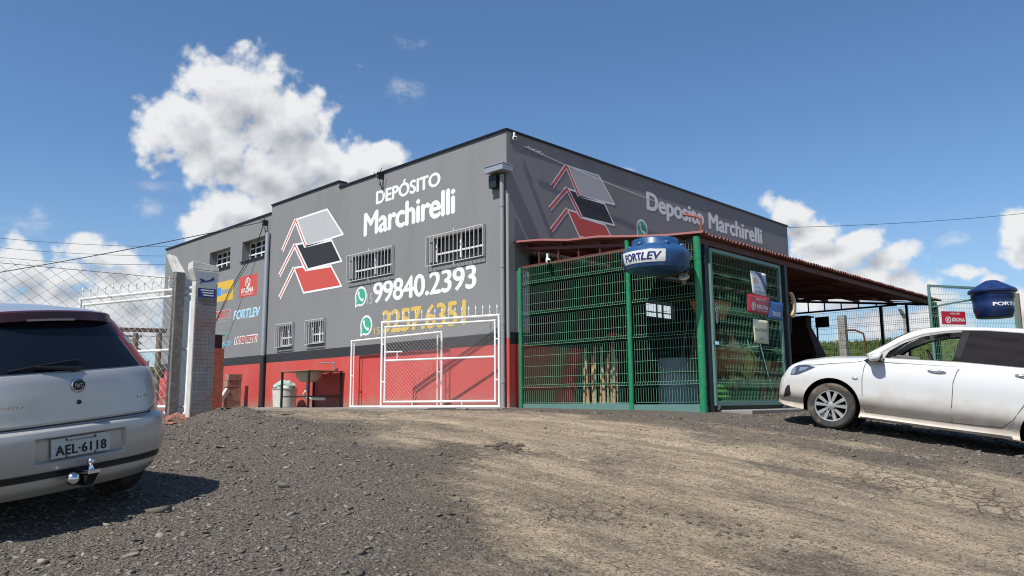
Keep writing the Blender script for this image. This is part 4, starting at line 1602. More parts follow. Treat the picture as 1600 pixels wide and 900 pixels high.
def spiked_gate(name, label, hinge, u, L, top, mids, nspk, z0=.03, mesh_r=.0015, pitch=.082, group=None):
    u = Vector(u).normalized()
    root = thing(name, label, 'gate', hinge, group=group)
    h = Vector(hinge)
    P = lambda t, z: Vector((h.x + u.x * t, h.y + u.y * t, z))
    mb = MB()
    pipe_rect(mb, P(0, z0), u, L, z0, top, .024)
    mb.build('outer_frame', 'white', root, smooth=True)
    mb = MB()
    ins = .085
    pipe_rect(mb, P(ins, z0 + .10), u, L - 2 * ins, z0 + .10, top - .10, .020)
    for m_ in mids:
        mb.tube([P(ins, m_), P(L - ins, m_)], .02, 8)
    for t in (L * .3, L * .72):
        mb.tube([P(t, top - .10), P(t, top)], .012, 6)
        mb.tube([P(t, z0), P(t, z0 + .10)], .012, 6)
    for z in (z0 + .5, top - .45):
        mb.tube([P(0, z), P(ins, z)], .014, 6)
        mb.tube([P(L - ins, z), P(L, z)], .014, 6)
    mb.build('inner_frame', 'white', root, smooth=True)
    mb = MB()
    diamond(mb, P(ins, z0 + .1), u, L - 2 * ins, z0 + .12, top - .12, pitch, mesh_r)
    mb.build('chain_link', 'white', root)
    mb = MB()
    mb.tube([P(L - ins, 1.13), P(L - ins - .42, 1.13)], .016, 6)
    mb.tube([P(L - ins - .30, 1.13), P(L - ins - .30, .98)], .012, 6)
    mb.build('latch', 'white', root)
    mb = MB()
    b = P(.04, top)
    mb.tube([b, b + Vector((0, 0, .13))], .007, 5)
    mb.tube([b + Vector((0, 0, .12)), b + Vector((0, 0, .15)), b + Vector((0, 0, .22))], [.006, .016, .001], 6)
    first = mb.build('spike', 'white', root)
    for k in range(1, nspk):
        copy_part(first, root, tuple(u * ((L - .08) * k / (nspk - 1))))
    return root


d_ = Vector((-2.60, -.80, 0))
spiked_gate('spiked_gate', 'white chain link gate leaf with spear tips swung back against the red wall', (-.10, -.13, 0), d_, d_.length, 1.745, (.96,), 18)
SG = thing('gate_frame', 'low bare white pipe frame standing along the red wall behind the spiked gate', 'gate', (-4.79, -.25, 0))
mb = MB()
pipe_rect(mb, (-4.79, -.25, .03), (1, 0, 0), 3.17, .03, 1.52, .022)
mb.build('outer_frame', 'white', SG, smooth=True)
mb = MB()
mb.tube([(-4.69, -.25, .03), (-4.69, -.25, 1.47)], .014, 8)
mb.tube([(-1.75, -.25, .03), (-1.75, -.25, 1.47)], .014, 8)
for x in (-4.79, -1.75):
    mb.tube([(x, -.25, .72), (x + .10, -.25, .72)], .012, 6)
mb.build('inner_bar', 'white', SG, smooth=True)

# ------------------------------------------------------------------ wash stand, bin, blocks by the wall
WS = thing('wash_stand', 'dark steel wash stand with beige basin against the red wall', 'sink', (-6.06, -.5, 0))
mb = MB()
for (x, y) in ((-6.66, -.93), (-5.47, -.93), (-6.66, -.07), (-5.47, -.07)):
    mb.box(x - .022, x + .022, y - .022, y + .022, .0, .845)
for (y) in (-.93, -.07):
    mb.box(-6.64, -5.49, y - .012, y + .012, .255, .285)
for x in (-6.66, -5.47):
    mb.box(x - .012, x + .012, -.91, -.09, .255, .285)
mb.build('frame', 'dark_steel', WS)
mb = MB()
mb.box(-6.72, -5.41, -.98, -.03, .845, .868)
mb.build('counter', 'old_wood', WS, bevel=.004)
mb = MB()
mb.lathe([(.04, .60), (.22, .63), (.29, .72), (.32, .843)], (-6.1, -.55, 0), n=24)
bs = mb.build('basin', 'basin', WS, smooth=True)
mb = MB()
mb.tube([(-6.1, -.55, .62), (-6.1, -.60, .52), (-6.02, -.66, .42), (-6.06, -.70, .32), (-6.10, -.66, .25), (-5.95, -.5, .22), (-5.75, -.3, .21)], .036, 10)
mb.build('drain', 'bin_white', WS, smooth=True)
mb = MB()
mb.tube([(-5.72, -.09, .86), (-5.72, -.09, 1.06), (-5.78, -.12, 1.07), (-6.22, -.2, 1.07), (-6.26, -.2, 1.04)], .016, 8)
mb.build('tap', 'steel_grey', WS, smooth=True)

BN = thing('waste_bin', 'dirty white plastic bin stuffed with a pale green bag beside the wash stand', 'bin', (-7.28, -.5, 0))
mb = MB()
mb.lathe([(.235, .012), (.27, .02), (.285, .25), (.30, .45), (.315, .46), (.315, .475), (.29, .475), (.26, .2)], (-7.28, -.5, 0), n=28)
mb.build('body', 'bin_white', BN, smooth=True)
bm = bmesh.new()
bmesh.ops.create_icosphere(bm, subdivisions=4, radius=1)
for v in bm.verts:
    c = v.co.copy()
    k = 1 + .22 * mnoise.noise(c * 2.3) + .10 * mnoise.noise(c * 6)
    v.co = Vector((c.x * .27 * k, c.y * .25 * k, c.z * .17 * k))
mb = MB()
mb.add([(v.co.x - 7.30, v.co.y - .5, v.co.z + .51) for v in bm.verts], [[v.index for v in f.verts] for f in bm.faces])
bm.free()
mb.build('bag', 'bag', BN, smooth=True)

mb = MB()
mb.box(-.10, .10, -.20, .20, 0, .182)
bk = mb.build('ceramic_block', 'block_tan', bevel=.006)
tag(bk, 'hollow tan ceramic block stacked in a column against the red wall', 'block', 'column of tan ceramic blocks')
bk.location = (-10.22, -.42, .0)
for k in range(1, 5):
    c = bk.copy()
    COL.objects.link(c)
    c.location = (-10.22 + .008 * math.sin(k * 2), -.42 + .01 * math.cos(k * 3), .184 * k)
    c.rotation_euler[2] = .03 * math.sin(k * 5)
mb = MB()
mb.box(-11.15, -10.62, -.95, -.52, -.05, .40)
mb.box(-11.10, -10.72, -.90, -.56, .402, .45)
o = mb.build('brick_pile', 'block_pink', bevel=.008)
tag(o, 'low pile of pink bricks beside the leaning concrete posts', 'bricks')
mb = MB()
mb.box(-.05, .05, -.06, .06, 0, .62)
lp = mb.build('concrete_stub', 'pale_concrete', bevel=.008)
tag(lp, 'short pale concrete post leaning on the tan block column', 'post', 'leaning concrete stubs')
for k, (x, y, a, b) in enumerate(((-10.45, -1.02, .62, .25), (-10.30, -.98, .70, .18), (-10.14, -.93, .55, .12))):
    c = lp if k == 0 else lp.copy()
    if k:
        COL.objects.link(c)
    c.location = (x, y, -.02)
    c.rotation_euler = (-a, b, .1 * k)
BB = thing('brick_barbecue', 'red brick barbecue stack half hidden behind the tile faced gatepost', 'barbecue', (-9.1, -1.65, 0))
mb = MB()
mb.box(-9.5, -8.72, -1.9, -1.42, -.1, 1.50)
mb.build('body', 'brick_red', BB)
mb = MB()
mb.box(-9.42, -8.78, -1.86, -1.46, 1.502, 1.84)
mb.build('hood', 'maroon_bbq', BB)
mb = MB()
mb.box(-9.5, -8.72, -1.92, -1.40, 1.842, 1.885)
mb.build('cap', 'pale_concrete', BB, bevel=.004)

# ------------------------------------------------------------------ gateway posts and boundary fence on the left
GP1 = thing('gatepost', 'broad tile faced concrete gatepost stained red with a small sign near its top', 'post', (-.5, -5.65, -.1))
mb = MB()
x0, x1, y0, y1 = -.55, -.43, -5.82, -5.50
mb.hexa([(x0, y0, -.4), (x1, y0, -.4), (x1, y1, -.4), (x0, y1, -.4), (x0, y0, 1.84), (x1, y0, 1.84), (x1, y1, 1.84), (x0, y1, 1.84)])
mb.hexa([(x0, y0, 1.841), (x1, y0, 1.841), (x1, y1, 1.841), (x0, y1, 1.841), (x0 - .05, y0 - .05, 2.0), (x1 + .0, y0 - .05, 2.0), (x1, y1 + .02, 2.0), (x0 - .05, y1 + .02, 2.0)])
mb.hexa([(x0 - .05, y0 - .05, 2.001), (x1, y0 - .05, 2.001), (x1, y1 + .02, 2.001), (x0 - .05, y1 + .02, 2.001), (x0 - .05, y0 - .05, 2.10), (x1 - .01, y0 - .05, 2.12), (x1 - .01, y1 + .01, 2.085), (x0 - .03, y1 + .01, 2.08)])
mb.build('shaft', 'pale_concrete', GP1, bevel=.008)
mb = MB()
mb.box(x1 + .001, x1 + .012, y0 + .012, y1 - .004, -.4, 1.82)
mb.build('tile_facing', 'post_tile', GP1)
mb = MB()
mb.box(x1 + .014, x1 + .019, -5.80, -5.52, 1.60, 1.97)
sg = mb.build('sign_plate', mat('pale_sign_plate', (.42, .43, .45), .4, var=.06), GP1)
mb = MB()
mb.box(x1 + .0195, x1 + .022, -5.79, -5.53, 1.605, 1.74)
for k in range(3):
    mb.mi = 1
    mb.box(x1 + .0225, x1 + .023, -5.75 + .02 * k, -5.56, 1.705 - .035 * k, 1.722 - .035 * k)
mb.build('phone_strip', ['navy', 'sign_white'], sg)
mb = MB()
sw = [(-5.74, 1.862), (-5.70, 1.878), (-5.62, 1.85), (-5.55, 1.868), (-5.47, 1.925), (-5.475, 1.895), (-5.455, 1.872), (-5.53, 1.85), (-5.60, 1.832), (-5.67, 1.825), (-5.73, 1.80), (-5.70, 1.845)]
mb.poly([(x1 + .0205, -5.78 + (y + 5.74) * .80, z) for y, z in sw])
mb.build('emblem', 'navy', sg)

def bent_post(label, x, y, zt, w=.125, lean=(0, -.17), base=-.4, tipm='pale_concrete', name='concrete_post', group=None, shaftm='concrete'):
    root = thing(name, label, 'post', (x, y, 0), group=group)
    mb = MB()
    h = w / 2
    mb.box(x - h, x + h, y - h, y + h, base, zt)
    mb.build('shaft', shaftm, root, bevel=.008)
    mb = MB()
    lx, ly = lean
    mb.hexa([(x - h, y - h, zt + .001), (x + h, y - h, zt + .001), (x + h, y + h, zt + .001), (x - h, y + h, zt + .001),
             (x - h * .8 + lx, y - h * .8 + ly, zt + .30), (x + h * .8 + lx, y - h * .8 + ly, zt + .30), (x + h * .8 + lx, y + h * .8 + ly, zt + .28), (x - h * .8 + lx, y + h * .8 + ly, zt + .28)])
    mb.build('bent_tip', tipm, root, bevel=.008)
    return root


bent_post('mottled concrete fence post with bent pale tip just left of the tile faced gatepost', -1.30, -5.70, 2.07, .14, (-.23, -.04), shaftm='dark_concrete')
bent_post('plain concrete fence post with bent tip standing beyond the silver car', -1.12, -8.75, 1.75)
mb = MB()
mb.box(-1.66, -1.50, -5.55, -5.39, -.3, 2.02)
o = mb.build('steel_post', 'galv', bevel=.006)
tag(o, 'slim grey steel post behind the bent concrete fence post', 'post')
mb = MB()
mb.tube([(-.98, -5.60, -.2), (-.98, -5.60, 1.62)], .05, 12)
o = mb.build('pipe_post', 'white', smooth=True)
tag(o, 'short white pipe post between the bent concrete post and the gatepost', 'post')
CF = thing('chain_link_fence', 'grey chain link fence strung between concrete posts above the silver car', 'fence', (-1.2, -7.2, -.2))
u = Vector((-1.10 + 1.28, -10.6 + 5.78, 0))
mb = MB()
diamond(mb, (-1.28, -5.78, 0), u, u.length, -.45, 1.97, .195, .0026, 3, 1.35)
mb.build('chain_link', 'wire_grey', CF)
mb = MB()
for z in (1.97, 1.1, .2):
    mb.tube([(-1.28, -5.78, z), (-1.10, -10.6, z - .1)], .004, 5)
mb.build('strand', 'wire_grey', CF)
d_ = Vector((-2.62, -.80, 0))
spiked_gate('spiked_gate', 'white pipe gate leaf with spear tips standing open behind the chain link fence', (-1.12, -5.50, 0), d_, d_.length, 1.85, (.93,), 15, -.02, .0022, .13)

PG = thing('timber_rail', 'rustic timber frame with a lattice board seen through the chain link fence', 'pergola', (-5.2, -4.7, -.1))
mb = MB()
mb.bar((-6.2, -5.72, 1.58), (-4.9, -4.42, 1.52), .10, .075)
mb.build('beam', 'dark_wood', PG, bevel=.005)
for (x, y) in ((-5.31, -4.83), (-4.99, -4.51), (-6.0, -5.52)):
    mb = MB()
    mb.tube([(x, y, -.2), (x + .01, y, 1.48)], .055, 10)
    mb.build('post', 'old_wood', PG, smooth=True)
mb = MB()
mb.bar((-5.45, -4.98, .69), (-4.90, -4.42, .69), .10, .16)
mb.build('crosspiece', 'dark_wood', PG, bevel=.005)
mb = MB()
du = Vector((.707, .707, 0))
o0 = Vector((-5.75, -5.25, 0))
diamond(mb, o0, du, .72, 1.02, 1.42, .12, .009, 4)
mb.bar(o0 + Vector((0, 0, 1.02)), o0 + du * .72 + Vector((0, 0, 1.02)), .03)
mb.bar(o0 + Vector((0, 0, 1.42)), o0 + du * .72 + Vector((0, 0, 1.42)), .03)
mb.build('lattice', 'dark_wood', PG)
mb = MB()
mb.hexa([(-9.9, -5.0, -.3), (-8.35, -3.45, -.3), (-8.45, -3.35, -.3), (-10.0, -4.9, -.3), (-9.9, -5.0, 1.12), (-8.35, -3.45, 1.12), (-8.45, -3.35, 1.12), (-10.0, -4.9, 1.12)])
o = mb.build('garden_wall', 'pale_concrete', bevel=.01)
tag(o, 'low whitewashed wall seen behind the white gate leaf', 'wall')
mb = MB()
mb.prism([(-8.30, -3.40, -.2), (-7.72, -2.82, -.2), (-7.72, -2.82, .95), (-7.95, -3.05, .95)], (-.3, .3, 0))
o = mb.build('ramp_wall', 'wall_red', bevel=.01)
tag(o, 'sloping red painted wall end between the fence posts', 'wall')

# red clods at the foot of the gateway
def lumps(name, pts, matn, seed):
    rr = random.Random(seed)
    mb = MB()
    for (x, y, s) in pts:
        bm = bmesh.new()
        bmesh.ops.create_icosphere(bm, subdivisions=2, radius=1)
        off = Vector((rr.random() * 9, rr.random() * 9, 0))
        z = float(gz(x, y)[0])
        a = rr.random() * 6.28
        vs = []
        for v in bm.verts:
            c = v.co * (1 + .35 * mnoise.noise(v.co * 1.7 + off))
            vs.append((x + (c.x * math.cos(a) - c.y * math.sin(a)) * s * 1.25, y + (c.x * math.sin(a) + c.y * math.cos(a)) * s, z + c.z * s * .55 + s * .1))
        mb.add(vs, [[v.index for v in f.verts] for f in bm.faces])
        bm.free()
    o = mb.build(name, matn)
    o['kind'] = 'stuff'


rr = random.Random(3)
lumps('rubble', [(-.95 + rr.gauss(0, .38), -6.05 + rr.gauss(0, .22), rr.uniform(.02, .085)) for _ in range(40)], 'rubble', 4)
lumps('dirt', [(4.08 + rr.gauss(0, .14), -4.17 + rr.gauss(0, .08), rr.uniform(.015, .05)) for _ in range(30)] + [(7.4 + rr.gauss(0, .5), -5.4 + rr.gauss(0, .22), rr.uniform(.008, .022)) for _ in range(46)] + [(2.6 + rr.gauss(0, .25), -6.1 + rr.gauss(0, .06), rr.uniform(.01, .035)) for _ in range(14)],
      mat('dark_earth_clods', (.085, .068, .05), .95, var=.3, vscale=20, bump=.006, bscale=60), 6)

# ------------------------------------------------------------------ goods inside the lean-to, plus dark sheets added for its shade
HY = 1.75
hmb = MB()
hmb.tube([(0, 0, 0), (.01, 0, .5), (0, .0, 1.1)], [.021, .018, .017], 10)
th = hmb.build('tool_handle', 'wood', smooth=True)  # loose wooden tool handles, copied into a bundle
tag(th, 'pale wooden tool handle standing upright in the bundle behind the green mesh', 'tool_shaft', 'bundle of tool handles')
hx = [.40, .45, .56, .62, .66, .73, .78, .90, .94, .99, 1.04, 1.09, 1.15, 1.19, 1.23]
for k, x in enumerate(hx):
    c = th if k == 0 else th.copy()
    if k:
        COL.objects.link(c)
    c.location = (x, HY + .05 * math.sin(k * 2.3), .035)
    c.rotation_euler = (-.04 + .02 * math.sin(k * 3), .03 * math.sin(k * 1.7), k)
    c.scale = (1, 1, .92 + .12 * math.sin(k * 4.1))
mb = MB()
mb.box(.30, 1.35, HY + .08, HY + .11, .40, .44)
mb.box(.30, 1.35, HY - .11, HY - .085, .43, .46)
mb.box(.30, .335, HY - .10, HY + .10, .03, .46)
mb.box(1.315, 1.35, HY - .10, HY + .10, .03, .46)
o = mb.build('tool_rack', 'dark_steel')
tag(o, 'dark steel rack holding the bundle of tool handles', 'rack')
PX = thing('pickaxe', 'red headed pickaxe hanging above the bundle of tool handles', 'pickaxe', (.95, 2.0, 1.2))
mb = MB()
mb.tube([(.95, 2.0, .55), (.97, 2.0, 1.42)], .018, 8)
mb.build('handle', 'old_wood', PX, smooth=True)
mb = MB()
mb.tube([(.72, 2.0, 1.36), (.85, 2.0, 1.42), (.97, 2.0, 1.44), (1.09, 2.0, 1.42), (1.24, 2.0, 1.35)], [.006, .022, .03, .022, .008], 8)
mb.build('head', 'sign_red', PX, smooth=True)
DR = thing('steel_drum', 'grey blue steel drum behind the narrow mesh panel', 'drum', (2.12, 2.75, .03))
mb = MB()
mb.lathe([(r * 1.27, z) for r, z in [(0, .0), (.29, .0), (.30, .01), (.295, .03), (.295, .29), (.31, .30), (.31, .32), (.295, .33), (.295, .58), (.31, .59), (.31, .61), (.295, .62), (.295, .86), (.305, .875), (.305, .895), (.28, .89), (.28, .3)]], (2.02, 2.66, .03), n=36)
mb.build('body', 'drum_grey', DR, smooth=True)
mb = MB()
mb.tube([(2.02 + .398 * math.cos(a), 2.66 + .398 * math.sin(a), .64) for a in np.linspace(0, 6.2832, 37)], .010, 6)
mb.build('band', 'dark_steel', DR)
for (x, y, zt, l, a) in ((1.95, 2.7, 1.7, .3, 1), (2.1, 2.85, 1.8, .35, 2), (2.25, 2.72, 1.62, .25, 4), (2.2, 2.62, 1.75, .3, 5)):
    mb = MB()
    mb.tube([(x, y, .12), (x + l * .5, y + .25, zt)], .017, 8)
    o = mb.build('broom_pole', 'old_wood', smooth=True)
    tag(o, 'long weathered pole leaning out of the grey steel drum', 'pole', 'poles standing in the drum')

CM = thing('cement_mixer', 'orange and yellow cement mixer behind the wire gate', 'cement mixer', (2.5, 3.9, .03))
mb = MB()
mb.lathe([(.10, -.42), (.30, -.40), (.41, -.10), (.42, .05), (.36, .22), (.24, .42), (.25, .43), (.22, .43), (.33, .2)], (2.45, 3.45, .98), (-.25, -.9, .35), 26)
mb.build('drum', 'orange', CM, smooth=True)
mb = MB()
mb.lathe([(.06, -.03), (.29, -.03), (.31, -.02), (.31, .02), (.29, .03), (.26, .03), (.26, -.01), (.06, -.005)], (2.62, 4.30, .88), (1, -.15, 0), 30)
mb.build('ring_gear', 'yellow', CM, smooth=True)
mb = MB()
mb.lathe([(0, -.05), (.16, -.05), (.17, .03), (.10, .05), (0, .05)], (2.63, 4.30, .88), (1, -.15, 0), 20)
mb.build('hub', 'yellow', CM, smooth=True)
mb = MB()
mb.bar((2.2, 3.2, .03), (2.5, 3.75, .9), .06)
mb.bar((2.8, 3.2, .03), (2.55, 3.75, .9), .06)
mb.bar((2.5, 4.30, .03), (2.5, 4.30, .9), .07)
mb.bar((2.5, 3.7, .55), (2.5, 4.35, .55), .06)
mb.bar((2.2, 4.30, .06), (2.9, 4.30, .06), .07)
mb.bar((2.5, 3.7, .9), (2.6, 4.35, .9), .06)
mb.build('stand', 'yellow', CM)
CM2 = thing('cement_mixer', 'second orange cement mixer drum in the dark just right of the corner post', 'cement mixer', (2.9, 2.1, .03))
mb = MB()
mb.lathe([(.10, -.42), (.30, -.40), (.39, -.10), (.40, .05), (.34, .22), (.24, .42), (.22, .43), (.31, .2)], (2.95, 2.62, .98), (.35, -.6, .5), 26)
mb.build('drum', 'orange', CM2, smooth=True)
mb = MB()
for dx in (-.3, .3):
    mb.bar((3.05 + dx, 2.55, .03), (2.95 + dx * .5, 2.72, .8), .05)
mb.bar((2.95, 3.1, .03), (2.95, 2.82, .8), .05)
mb.build('stand', 'orange', CM2)
TRY = thing('wheelbarrow_tray', 'orange wheelbarrow tray hung up high behind the corner post', 'wheelbarrow', (2.6, 3.1, 1.9))
mb = MB()
mb.hexa([(2.45, 2.75, 1.66), (2.75, 2.75, 1.66), (2.75, 3.25, 1.66), (2.45, 3.25, 1.66), (2.35, 2.62, 2.02), (2.85, 2.62, 2.02), (2.85, 3.42, 2.02), (2.35, 3.42, 2.02)])
mb.build('tray', 'orange', TRY, bevel=.02)
mb = MB()
mb.tube([(2.6, 3.0, 2.02), (2.6, 3.0, 2.75)], .008, 5)
mb.build('hanger', 'dark_steel', TRY)
TB = thing('work_bench', 'narrow dark bench under the bucket behind the wire gate', 'bench', (2.5, 5.2, .03))
mb = MB()
mb.box(2.25, 2.75, 4.65, 5.9, .65, .69)
mb.build('top', 'old_wood', TB)
for (x, y) in ((2.3, 4.7), (2.7, 4.7), (2.3, 5.85), (2.7, 5.85)):
    mb = MB()
    mb.box(x - .03, x + .03, y - .03, y + .03, .03, .648)
    mb.build('leg', 'old_wood', TB)
BK = thing('paint_bucket', 'small ochre bucket standing on the narrow dark bench', 'bucket', (2.5, 5.32, .69))
mb = MB()
mb.lathe([(0, .0), (.10, 0), (.125, .22), (.135, .225), (.135, .25), (.12, .25), (.1, .05)], (2.5, 5.32, .691), n=22)
mb.build('body', 'yellow', BK, smooth=True)
mb = MB()
mb.tube([(2.5, 5.32 + .135 * math.cos(a), .90 - .10 * math.sin(a)) for a in np.linspace(0, 3.14, 10)], .005, 5)
mb.build('handle', 'steel_grey', BK)
LD = thing('step_ladder', 'small pale aluminium ladder leaning on the bench behind the wire gate', 'ladder', (2.6, 4.95, .03))
mb = MB()
for dx in (-.16, .16):
    mb.bar((2.6 + dx, 5.16, .03), (2.6 + dx * .8, 4.62, 1.38), .035, .02)
mb.build('rail', 'chrome', LD)
for k in range(5):
    t = .12 + k * .19
    mb = MB()
    p = Vector((2.6, 5.16, .03)).lerp(Vector((2.6, 4.62, 1.38)), t)
    mb.bar(p - Vector((.15, 0, 0)), p + Vector((.15, 0, 0)), .03, .02)
    mb.build('rung', 'chrome', LD)
hs = MB()
hs.lathe([(.17 + .045 * math.cos(a), .045 * math.sin(a)) for a in np.linspace(0, 6.2832, 11)], (0, 0, 0), n=28)
ho = hs.build('hose_coil', mat('green_hose', (.05, .16, .035), .5, var=.2), smooth=True)
tag(ho, 'coil of green garden hose stacked on the floor behind the wire gate', 'hose', 'stacked coils of green hose')
k = 0
for (x, y, n_) in ((3.3, 1.9, 4), (3.4, 2.55, 3), (3.2, 3.1, 4)):
    for j in range(n_):
        c = ho if k == 0 else ho.copy()
        if k:
            COL.objects.link(c)
        c.location = (x + .015 * math.sin(k), y + .02 * math.cos(k * 2), .08 + .088 * j)
        k += 1
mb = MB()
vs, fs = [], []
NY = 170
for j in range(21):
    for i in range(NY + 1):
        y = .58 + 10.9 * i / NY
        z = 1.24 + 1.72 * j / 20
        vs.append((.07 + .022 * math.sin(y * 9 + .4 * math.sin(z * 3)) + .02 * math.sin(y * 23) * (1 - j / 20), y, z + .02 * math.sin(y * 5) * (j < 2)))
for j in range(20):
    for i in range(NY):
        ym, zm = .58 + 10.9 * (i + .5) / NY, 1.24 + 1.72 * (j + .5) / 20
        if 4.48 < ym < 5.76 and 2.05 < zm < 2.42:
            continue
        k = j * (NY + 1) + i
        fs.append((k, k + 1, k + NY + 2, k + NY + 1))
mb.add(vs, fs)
o = mb.build('shade_sheet', mat('shade_sheet_black', (.008, .008, .009), .95, var=.2, spec=.05), smooth=True)  # black sheet added so the covered wall reads as deep shade
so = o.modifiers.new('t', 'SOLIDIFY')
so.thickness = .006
tag(o, 'black sheet added to shade the wall above the red band inside the mesh', 'shade_sheet')
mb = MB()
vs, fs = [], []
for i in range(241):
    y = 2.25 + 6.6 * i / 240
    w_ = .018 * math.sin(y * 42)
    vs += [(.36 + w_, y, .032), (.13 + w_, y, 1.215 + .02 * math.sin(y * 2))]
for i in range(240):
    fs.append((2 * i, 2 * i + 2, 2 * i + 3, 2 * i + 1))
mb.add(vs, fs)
o = mb.build('added_shade_panel', mat('shade_panel_dark', (.014, .013, .013), .9, var=.3, spec=.1), smooth=True)  # dark sheet added in place of shade over the red band
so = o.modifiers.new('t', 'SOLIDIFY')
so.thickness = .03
tag(o, 'long dark corrugated sheet added to shade the wall behind the grey drum', 'added sheet')
MN = thing('crescent_ornament', 'pale wooden crescent hanging from the canopy right of the wire gate', 'ornament', (4.06, 3.35, 1.85))
mb = MB()
nn = 18
ou = [(3.36 + .17 * math.cos(a), 1.85 + .24 * math.sin(a)) for a in np.linspace(-2.0, 1.9, nn)]
inn = [(3.29 + .15 * math.cos(a), 1.86 + .20 * math.sin(a)) for a in np.linspace(1.75, -1.8, nn)]
mb.prism([(4.03, y, z) for y, z in ou + inn], (.05, 0, 0))
mb.build('crescent', 'wood', MN, bevel=.008)
mb = MB()
mb.tube([(4.055, 3.32, 2.08), (4.0, 3.3, 2.575)], .004, 4)
mb.build('string', 'wire_black', MN)
MB_ = thing('concrete_barbecue', 'dark maroon precast barbecue with flared hood under the far end of the canopy', 'barbecue', (.62, 11.5, 0))
mb = MB()
mb.hexa([(.10, 11.2, 1.38), (1.15, 11.2, 1.38), (1.15, 11.85, 1.38), (.10, 11.85, 1.38), (.46, 11.35, 2.15), (.86, 11.35, 2.15), (.86, 11.7, 2.15), (.46, 11.7, 2.15)])
mb.build('hood', 'maroon_bbq', MB_, bevel=.01)
mb = MB()
mb.box(.47, .85, 11.36, 11.69, 2.152, 2.46)
mb.box(.40, .92, 11.30, 11.75, 2.462, 2.50)
mb.build('chimney', 'maroon_bbq', MB_, bevel=.006)
mb = MB()
mb.box(.12, .24, 11.2, 11.85, .9, 1.378)
mb.box(1.01, 1.13, 11.2, 11.85, .9, 1.378)
mb.box(.24, 1.01, 11.75, 11.85, .9, 1.378)
mb.box(.08, 1.17, 11.15, 11.9, .8, .898)
mb.box(.16, .34, 11.2, 11.85, .03, .798)
mb.box(.92, 1.10, 11.2, 11.85, .03, .798)
mb.build('base', 'maroon_bbq', MB_, bevel=.006)
mb = MB()
mb.box(.7, 1.10, 12.30, 12.33, 2.22, 2.53)
mb.box(.71, .75, 12.335, 12.365, 0, 2.53)
o = mb.build('notice_board', mat('dark_green_board', (.02, .045, .02), .6, var=.3, vscale=10))
tag(o, 'small dark green board on the far mesh fence beside the barbecue chimney', 'sign')

# ------------------------------------------------------------------ water tanks
def wrap_text(root, body, m, c, rad, a0, a1, z0, z1, bold, lift=.004, shear=0, rz=None):
    def wp(p):
        a = a0 + (a1 - a0) * p.x
        z = z0 + (z1 - z0) * p.y
        r_ = (rad(z) if callable(rad) else rad) + lift + p.z
        return Vector((c[0] + r_ * math.cos(a), c[1] + r_ * math.sin(a), z))
    return lettering(body, m, root, (0, 0, 0), (1, 0, 0), (0, 1, 0), 1, 1, bold, warp=wp, shear=shear)


def wrap_patch(root, name, m, c, rad, a0, a1, z0, z1, lift=.0025, n=24):
    vs, fs = [], []
    for j in range(5):
        z = z0 + (z1 - z0) * j / 4
        for i in range(n + 1):
            a = a0 + (a1 - a0) * i / n
            r_ = (rad(z) if callable(rad) else rad) + lift
            vs.append((c[0] + r_ * math.cos(a), c[1] + r_ * math.sin(a), z))
    for j in range(4):
        for i in range(n):
            q = j * (n + 1) + i
            fs.append((q, q + 1, q + n + 2, q + n + 1))
    mb = MB()
    mb.add(vs, fs)
    return mb.build(name, m, root, smooth=True)


tc1 = (3.60, -.34)
T1 = thing('water_tank', 'bright blue water tank with white name label hung on the mesh fence corner', 'water tank', (3.60, -.34, 2.2))
prof1 = [(0, 2.195), (.44, 2.19), (.475, 2.20), (.49, 2.24), (.515, 2.30), (.53, 2.40), (.535, 2.44), (.525, 2.455), (.51, 2.47), (.49, 2.50), (.43, 2.545), (.385, 2.56), (.375, 2.575), (.37, 2.645), (.355, 2.668), (.30, 2.685), (0, 2.695)]
DZ1 = -.075
prof1 = [(r, z + DZ1) for r, z in prof1]
mb = MB()
mb.lathe(prof1, (tc1[0], tc1[1], 0), n=56)
mb.build('body', 'tank_blue', T1, smooth=True, sharp=50)
for k in range(6):
    a = k * math.pi / 3 - 1.6
    mb = MB()
    c = Vector((tc1[0] + .40 * math.cos(a), tc1[1] + .40 * math.sin(a)  , 2.56 + DZ1))
    mb.ball(c, .055, 14, (1, 1, .8))
    mb.build('lug', 'tank_blue', T1, smooth=True)
rad1 = lambda z: float(np.interp(z, [p[1] for p in prof1[2:7]], [p[0] for p in prof1[2:7]]))
VA = math.atan2(CAM.y - tc1[1], CAM.x - tc1[0])
wrap_patch(T1, 'label', 'sign_white', tc1, rad1, VA - 1.2, VA + .28, 2.255 + DZ1, 2.44 + DZ1)
wrap_text(T1, 'FORT', 'navy', tc1, rad1, VA - 1.05, VA - .42, 2.29 + DZ1, 2.405 + DZ1, .05, .006)
wrap_text(T1, 'LEV', 'navy', tc1, rad1, VA - .45, VA + .17, 2.29 + DZ1, 2.405 + DZ1, .03, .006, .25)
mb = MB()
mb.box(3.2, 3.24, -.1, .25, 2.14, 2.18)
mb.box(3.9, 3.94, -.1, .25, 2.14, 2.18)
mb.build('bracket', 'dark_steel', T1)
tc2 = (5.40, 12.03)
T2 = thing('water_tank', 'dark navy water tank with conical lid hung on the far open gate', 'water tank', (5.40, 12.03, 2.12))
prof2 = [(0, 2.125), (.39, 2.12), (.41, 2.14), (.425, 2.24), (.445, 2.27), (.462, 2.45), (.455, 2.47), (.47, 2.60), (.485, 2.63), (.49, 2.74), (.515, 2.755)]
mb = MB()
mb.lathe(prof2, (tc2[0], tc2[1], 0), n=44)
mb.build('body', 'tank_navy', T2, smooth=True, sharp=50)
mb = MB()
mb.lathe([(.52, 2.757), (.545, 2.76), (.55, 2.80), (.53, 2.825), (.30, 2.96), (.12, 3.06), (.09, 3.075), (0, 3.08)], (tc2[0], tc2[1], 0), n=44)
